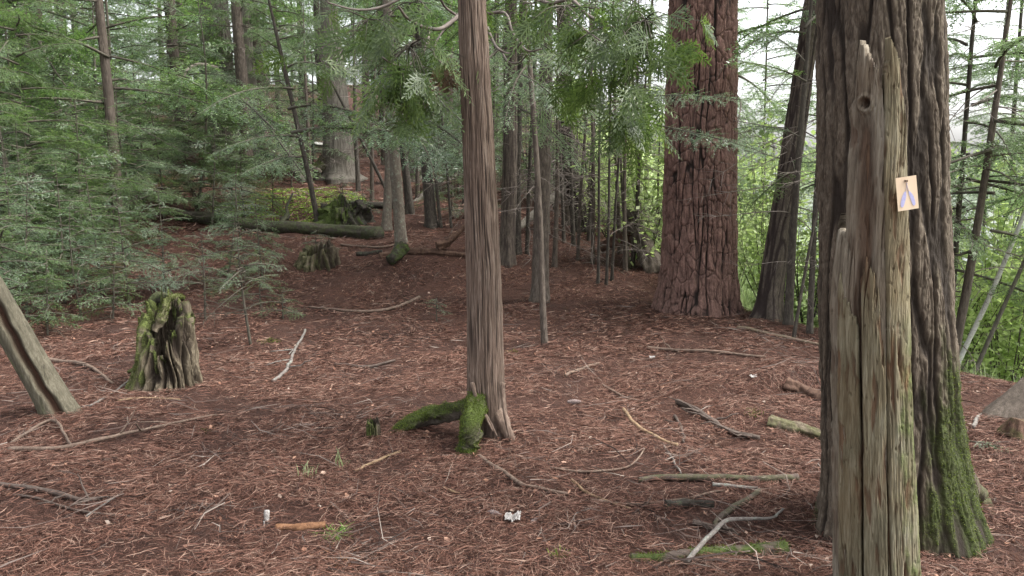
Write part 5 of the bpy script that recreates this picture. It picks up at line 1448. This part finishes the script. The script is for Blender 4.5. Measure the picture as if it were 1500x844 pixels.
F('split_stick', 'tiny pale chip of wood near the foot of the cedar', 'stick', [(649, 719), (674, 727)], 5, 'split_wood', 0.8, 0.3, 5, 12)
F('split_stick', 'tiny tan sliver below the open needles', 'stick', [(666, 802), (692, 803)], 4, 'split_wood', 0.8, 0.3, 5, 12)
F('fallen_branch', 'brown branch curving away from the foot of the cedar', 'branch', [(702, 672), (735, 694), (770, 716), (832, 728)], 7, 'stick_brown', 0.9, ends=(1, 0.6))
F('fallen_branch', 'yellow ended stick bending beyond the cedar', 'branch', [(913, 603), (928, 624), (962, 644), (992, 656)], 6, 'split_wood', 0.9, ends=(1, 0.8))
F('fallen_twig', 'thin hooked tan twig above the yellow ended stick', 'branch', [(884, 567), (918, 586), (962, 592)], 4, 'stick_brown', 1.0)
F('fallen_twig', 'short tan stick on the needles below the pine', 'branch', [(828, 554), (852, 543), (878, 534)], 5, 'stick_brown', 0.9)
F('fallen_branch', 'knobbly grey brown branch with side forks in the open', 'branch', [(992, 592), (1035, 615), (1066, 634), (1112, 646)], 9, 'stick_dark', 0.8, twigs=6)
F('fallen_branch', 'forked dark twig across the knobbly branch', 'branch', [(988, 612), (1000, 632), (1002, 652)], 5, 'stick_dark', 0.8, twigs=3)
F('mossy_branch', 'straight moss grown log end lying level before the snag', 'log', [(935, 708), (985, 704), (1050, 704), (1120, 706), (1168, 706)], 13, 'stick_dark', 0.7, 0.16, 18, 60, moss=0.4, ends=(0.6, 1.0))
F('split_stick', 'pale barkless stick lying along the moss grown log end', 'stick', [(1044, 715), (1075, 718), (1110, 720)], 7, 'stick_grey', 1.2, ends=(1, 0.8))
F('fallen_branch', 'greenish brown bent branch under the barkless stick', 'branch', [(1112, 724), (1078, 746), (1052, 764), (1046, 778)], 9, 'stick_dark', 0.9, moss=0.3)
F('charred_chunk', 'short blackened chunk of wood among the sticks', 'wood chunk', [(975, 744), (1005, 742), (1046, 742)], 14, 'log_bark', 0.5, 0.35, 16, 30)
F('fallen_branch', 'stubby dark root like branch under the blackened chunk', 'branch', [(1015, 768), (1045, 776), (1075, 782)], 9, 'stick_dark', 0.7, twigs=2)
F('grey_stick', 'smooth silver grey stick bent at its tip, crossing the mossy log', 'branch', [(1004, 832), (1050, 797), (1090, 777), (1130, 771), (1147, 754)], 8, 'stick_grey', 2.4, 0.1, 12, 50, ends=(1, 0.45), z=[0, 0.05, 0.03, 0.01, 0.0])
F('fallen_twig', 'thin pale twig curving up at one end in mid clearing', 'branch', [(806, 688), (860, 694), (920, 688), (944, 660)], 3.6, 'stick_brown', 1.0)
F('fallen_twig', 'tan stick pointing down through crossing twigs', 'branch', [(838, 707), (880, 736), (922, 748)], 6, 'split_wood', 0.9, ends=(0.8, 0.5))
F('fallen_twig', 'long dark twig crossing the tan stick', 'branch', [(858, 736), (920, 742), (1000, 736), (1062, 722)], 4.5, 'stick_brown', 1.2)
F('fallen_twig', 'small hooked twig lying by itself', 'branch', [(842, 776), (842, 758), (860, 750), (878, 746)], 3, 'stick_grey', 1.0)
F('fallen_twig', 'thin pale straw standing against the moss grown log end', 'branch', [(972, 654), (984, 676), (997, 698)], 3.4, 'stick_grey', 1.2)
F('fallen_branch', 'pale brown branch running from the pine toward the huge tree', 'branch', [(1080, 484), (1130, 494), (1205, 510)], 7, 'stick_brown', 1.0, moss=0.2)
F('fallen_branch', 'long faint brown branch below the foot of the pine', 'branch', [(948, 512), (1030, 517), (1122, 526)], 5, 'stick_brown', 0.9, twigs=2)
F('split_stick', 'white split chip standing out beside the huge tree', 'stick', [(1424, 630), (1430, 621), (1437, 611)], 7, 'stick_grey', 1.2, 0.2, 6, 12)
F('mossy_log', 'low log buried in needles under a bright green moss cushion', 'log', [(925, 822), (990, 820), (1060, 814), (1150, 806)], 24, 'stick_dark', 0.1, 0.3, 20, 60, moss=1.0, ends=(0.7, 1.0))
F('bark_chunk', 'orange brown slab of bark lying by the green sprig', 'bark', [(404, 776), (440, 775), (476, 773)], 13, 'bark_chunk', 0.35, 0.3, 8, 24, ends=(0.8, 1.0))
F('birch_log', 'short white birch log on the hill beside the pale shaggy cedar', 'log', [(428, 214), (452, 215), (478, 216)], 10, 'birch_bark', 0.8, 0.1, 12, 20)

def prop(name, label, cat, pa, pb, da, db, wa, wb, mat, rough=0.15, sides=16, n=40, bend=0.0, moss=0.0):
    """a fallen pole or snag leaning free of the ground, from pixel A at depth da to pixel B at depth db"""
    a, b_ = P(*pa, da), P(*pb, db)
    pts = a + (b_ - a) * np.linspace(0, 1, n)[:, None]
    pts[:, 2] += bend * np.sin(np.linspace(0, 3.14, n))
    tt_ = np.linspace(0, 1, n)
    b = MB(); tube(b, pts - a, np.linspace(wa / 2 * da / FPX, wb / 2 * db / FPX, n) * np.clip(np.sqrt(np.clip(1 - tt_, 0, 1) / 0.06), 0.35, 1), sides, rough=rough, seed=int(pa[0]) % 89)
    V = np.concatenate(b.v); nz = fbm(V[:, 0] * 9, V[:, 1] * 9, V[:, 2] * 9, 9, 3)
    return tag(b.build(name, [M[mat]], attrs={'moss': moss * sstep(-0.2, 0.4, nz), 'ridge': 0 * nz + 1}, loc=tuple(a)), label, cat)
dg = depth(G(598, 300))
prop('fallen_pole', 'pale slanting pole lodged among trunks behind the cedar', 'dead tree', (592, 312), (712, 205), dg, dg + 1.5, 9, 8, 'pale_bark')
dg = depth(G(745, 350))
prop('fallen_pole', 'tan slanting pole lodged behind the smooth sapling', 'dead tree', (738, 352), (842, 262), dg, dg + 0.8, 10, 13, 'pale_bark')
dg = depth(G(446, 268))
prop('broken_pole', 'bleached splintered pole leaning beside the pale shaggy cedar', 'dead tree', (447, 268), (393, 180), dg, dg, 15, 4, 'pale_bark', 0.3)
prop('fallen_log', 'brown log lying on the hill beside the splintered pole', 'log', (388, 226), (470, 252), dg + 1.5, dg, 8, 11, 'brown_bark', 0.2)
dg = depth(G(955, 398))
prop('leaning_snag', 'brown broken snag tilting toward the three thin stems by the pine', 'dead tree', (962, 402), (920, 308), dg, dg + 0.2, 30, 15, 'brown_bark', 0.7, 30)
prop('uprooted_log', 'dark overhanging log end held up beside the tilting snag', 'log', (880, 362), (930, 344), dg + 0.4, dg + 0.2, 15, 24, 'rot_wood', 0.7, 26)
dg = depth(G(655, 372))
prop('root_stub', 'dark curved root stub pointing up beside the cedar', 'root', (640, 362), (684, 327), dg, dg + 0.1, 13, 5, 'rot_wood', 0.6, 20, bend=-0.06)
dg = depth(G(580, 386))
prop('root_stub', 'stubby moss green log end below the smooth grey trunk', 'root', (592, 360), (570, 384), dg + 0.1, dg - 0.1, 17, 15, 'log_bark', 0.7, 22, moss=0.9)

def small_stump(px, py, wpx, tops, label, seed, mat='stump_wood', moss=0.8):
    b = G(px, py); k = depth(b) / FPX
    e = empty('small_stump', tuple(b), label, 'stump')
    w = wpx / 2 * k * 1.25
    V, Q, I = stump_mesh(120, 40, w, [(a, h * k) for a, h in tops], [(0, w * 1.0), (90, w * 1.1), (180, w * 1.35), (270, w * 1.05)], 3.0, seed, 1)
    mo_ = moss * sstep(-0.1, 0.4, I['f'] + 0.5 * np.cos(I['th'] - R(200)))
    MB().add(V, Q).build('shell', [M[mat]], e, attrs={'moss': A(mo_), 'ridge': A(I['ridge'], 0.4 * I['ridge']), 'ridged': A(0 * mo_ + 0.9)})
    return e
small_stump(469, 388, 42, [(0, 24), (60, 31), (120, 27), (180, 20), (230, 13), (270, 18), (310, 27)], 'small dark stump with mossy roots before the dark fallen log', 151, 'stump_wood', 0.35)
small_stump(508, 327, 60, [(0, 18), (60, 30), (120, 34), (180, 22), (230, 18), (270, 24), (310, 26)], 'wide moss draped root mound behind the dark fallen log', 161, 'log_bark', 0.9)
small_stump(549, 642, 15, [(0, 20), (90, 26), (180, 24), (270, 20)], 'tiny mossy stub poking up at the tip of the cedar root', 181, 'stump_wood', 0.9)
# the slanting stump at the edge of the picture, and the broken red-centred stub below it
prop('leaning_stump', 'brown stump leaning out of view at the bank on the lake side', 'stump', (1450, 640), (1545, 545), depth(G(1470, 612)), depth(G(1470, 612)), 66, 44, 'brown_bark', 0.14, 60, n=80)
prop('broken_stub', 'mossy stub with a raw orange broken end, below the leaning stump', 'stump', (1484, 642), (1494, 614), depth(G(1484, 640)), depth(G(1484, 640)), 40, 26, 'rot_wood', 0.5, 36, moss=0.6)

# ------------------------------------------------------------------ small things on the needles
def tuft(px, py, n, L, mat, label, cat, name, spread=0.04, W=0.004, bend=0.7, up=1.0):
    c = G(px, py)
    o = blades(name, n, c[0] + rng.normal(0, spread, n), c[1] + rng.normal(0, spread, n), L, W, mat, bend, up)
    del o['kind']
    return tag(o, label, cat)
tuft(490, 785, 90, 0.075, 'sprig_green', 'bright green sprig of pine needles lying by the bark slab', 'sprig', 'needle_sprig', 0.02, 0.003, 1.6, 0.7)
tuft(748, 517, 260, 0.03, 'moss', 'round bright moss cushion just beyond the cedar', 'moss', 'moss_cushion', 0.035, 0.008)
tuft(1106, 606, 260, 0.03, 'moss', 'round bright moss cushion near the olive streaked log end', 'moss', 'moss_cushion', 0.03, 0.008)
tuft(305, 631, 220, 0.02, 'moss', 'yellow green moss patch beside the long brown branch', 'moss', 'moss_cushion', 0.022, 0.009)
tuft(498, 686, 14, 0.12, 'grass', 'sparse grass tuft in the middle of the open needles', 'grass', 'grass_tuft', 0.02, 0.004)
tuft(448, 700, 30, 0.09, 'grass', 'faint yellowed grass tuft near the dark bare patch', 'grass', 'grass_tuft', 0.03, 0.003)
tuft(820, 818, 50, 0.05, 'moss', 'thin moss tuft among needles below the hooked twig', 'moss', 'moss_cushion', 0.02, 0.006)
tuft(500, 826, 60, 0.07, 'dead_leaf', 'orange tuft of dead needles at the bottom of the clearing', 'dead needles', 'dead_sprig', 0.03, 0.004, 1.5, 0.5)
tuft(395, 500, 700, 0.02, 'moss', 'small green moss patch by the lichen covered stick', 'moss', 'moss_cushion', 0.05, 0.008)

M['white'] = simple('white', [(0.32, (0.12, 0.105, 0.095)), (0.5, (0.27, 0.25, 0.235)), (0.72, (0.46, 0.445, 0.43))], 120., 0.6)
M['cone'] = simple('cone', [(0.3, (0.07, 0.05, 0.045)), (0.7, (0.24, 0.19, 0.18))], 150., 0.8)
M['cap_dark'] = simple('cap_dark', [(0.3, (0.02, 0.015, 0.013)), (0.7, (0.06, 0.05, 0.045))], 80., 0.8)
def scrap(px, py, w, h, label, name='bark_scrap', cat='bark scrap', seed=0, mat='white'):
    """a crumpled curl of white bark"""
    c = G(px, py); k = depth(c) / FPX
    nu, nv = 16, 12
    u, v = np.meshgrid(np.linspace(-1, 1, nu), np.linspace(-1, 1, nv))
    g = fbm(u * 2, v * 2, 0.3, seed, 3)
    r = np.sqrt(u * u + v * v)
    X_ = (u + 0.25 * g) * w / 2 * k; Y_ = (v + 0.25 * fbm(u * 2, v * 2, 5., seed, 3)) * w / 2 * k; Z_ = h * k * (0.35 + 0.5 * g + 0.35 * np.abs(u)) * (1.25 - r * 0.5)
    o = MB().add(np.stack([X_, Y_, np.maximum(Z_, 0.0) + 0.012], -1), grid_faces(nv, nu)).build(name, [M[mat]], loc=tuple(c))
    return tag(o, label, cat)
scrap(751, 768, 22, 20, 'crumpled white curl of birch bark beside the pine cone', seed=201)
scrap(955, 528, 8, 7, 'little white leaf on the needles below the pine', 'dry_leaf', 'leaf', 209)
scrap(1103, 556, 9, 6, 'pale green leaf on the dark bank', 'dry_leaf', 'leaf', 211)
# the upright white piece with a dark hollow
c = G(390, 768); k = depth(c) / FPX
e = empty('bark_curl', tuple(c), 'white rolled piece with a dark split in its lower half, standing in the needles', 'bark curl')
b = MB(); t = np.linspace(0, 1, 14)
tube(b, np.stack([0 * t, 0.02 - 0.05 * t[::-1] * 0.3, 0.002 + t * 18 * k], -1), 4.4 * k * (0.75 + 0.35 * t - 0.35 * t ** 6), 14, rough=0.15, seed=3)
b.build('roll', [M['white']], e)
b = MB(); tube(b, np.stack([0 * t, -0.028 + 0 * t, 0.001 + t * 10 * k], -1), 3.2 * k * (1 - 0.5 * t), 8, rough=0.2, seed=4); b.build('split', [M['cap_dark']], e)
b = MB(); tube(b, np.stack([0.002 + 0 * t, -0.036 + 0 * t, 0.002 + t * 9 * k], -1), 1.5 * k * (1 - 0.4 * t), 6, rough=0.2, seed=5); b.build('lip', [M['white']], e)
def cone(px, py, lpx, az, label):
    c = G(px, py); k = depth(c) / FPX; L = lpx * k
    nz, nth = 46, 26
    t = np.linspace(0, 1, nz)[:, None]; th = np.linspace(0, 2 * np.pi, nth, endpoint=False)[None]
    r = L * 0.21 * np.sin(np.pi * np.clip(t * 0.92 + 0.06, 0, 1)) ** 0.6 * (1 - 0.35 * t)
    sc_ = np.abs(np.sin(t * 24 + th * 2.0) * np.sin(t * 24 - th * 3.0)) ** 0.5
    r = r * (0.72 + 0.42 * sc_)
    x = (t - 0.5) * L + 0 * th; y = r * np.cos(th); z = r * np.sin(th) + L * 0.19
    o = MB().add(np.stack([x, y, z], -1), grid_faces(nz, nth, True)).build('pine_cone', [M['cone']], loc=tuple(c))
    o.rotation_euler = (0, 0, az)
    return tag(o, label, 'pine cone')
cone(725, 757, 24, -0.5, 'grey brown pine cone beside the crumpled white curl')
cone(842, 593, 22, 0.1, 'dark pine cone lying above the thin pale twig')
cone(783, 690 + 76, 18, 0.9, 'brown pine cone in the open needles')
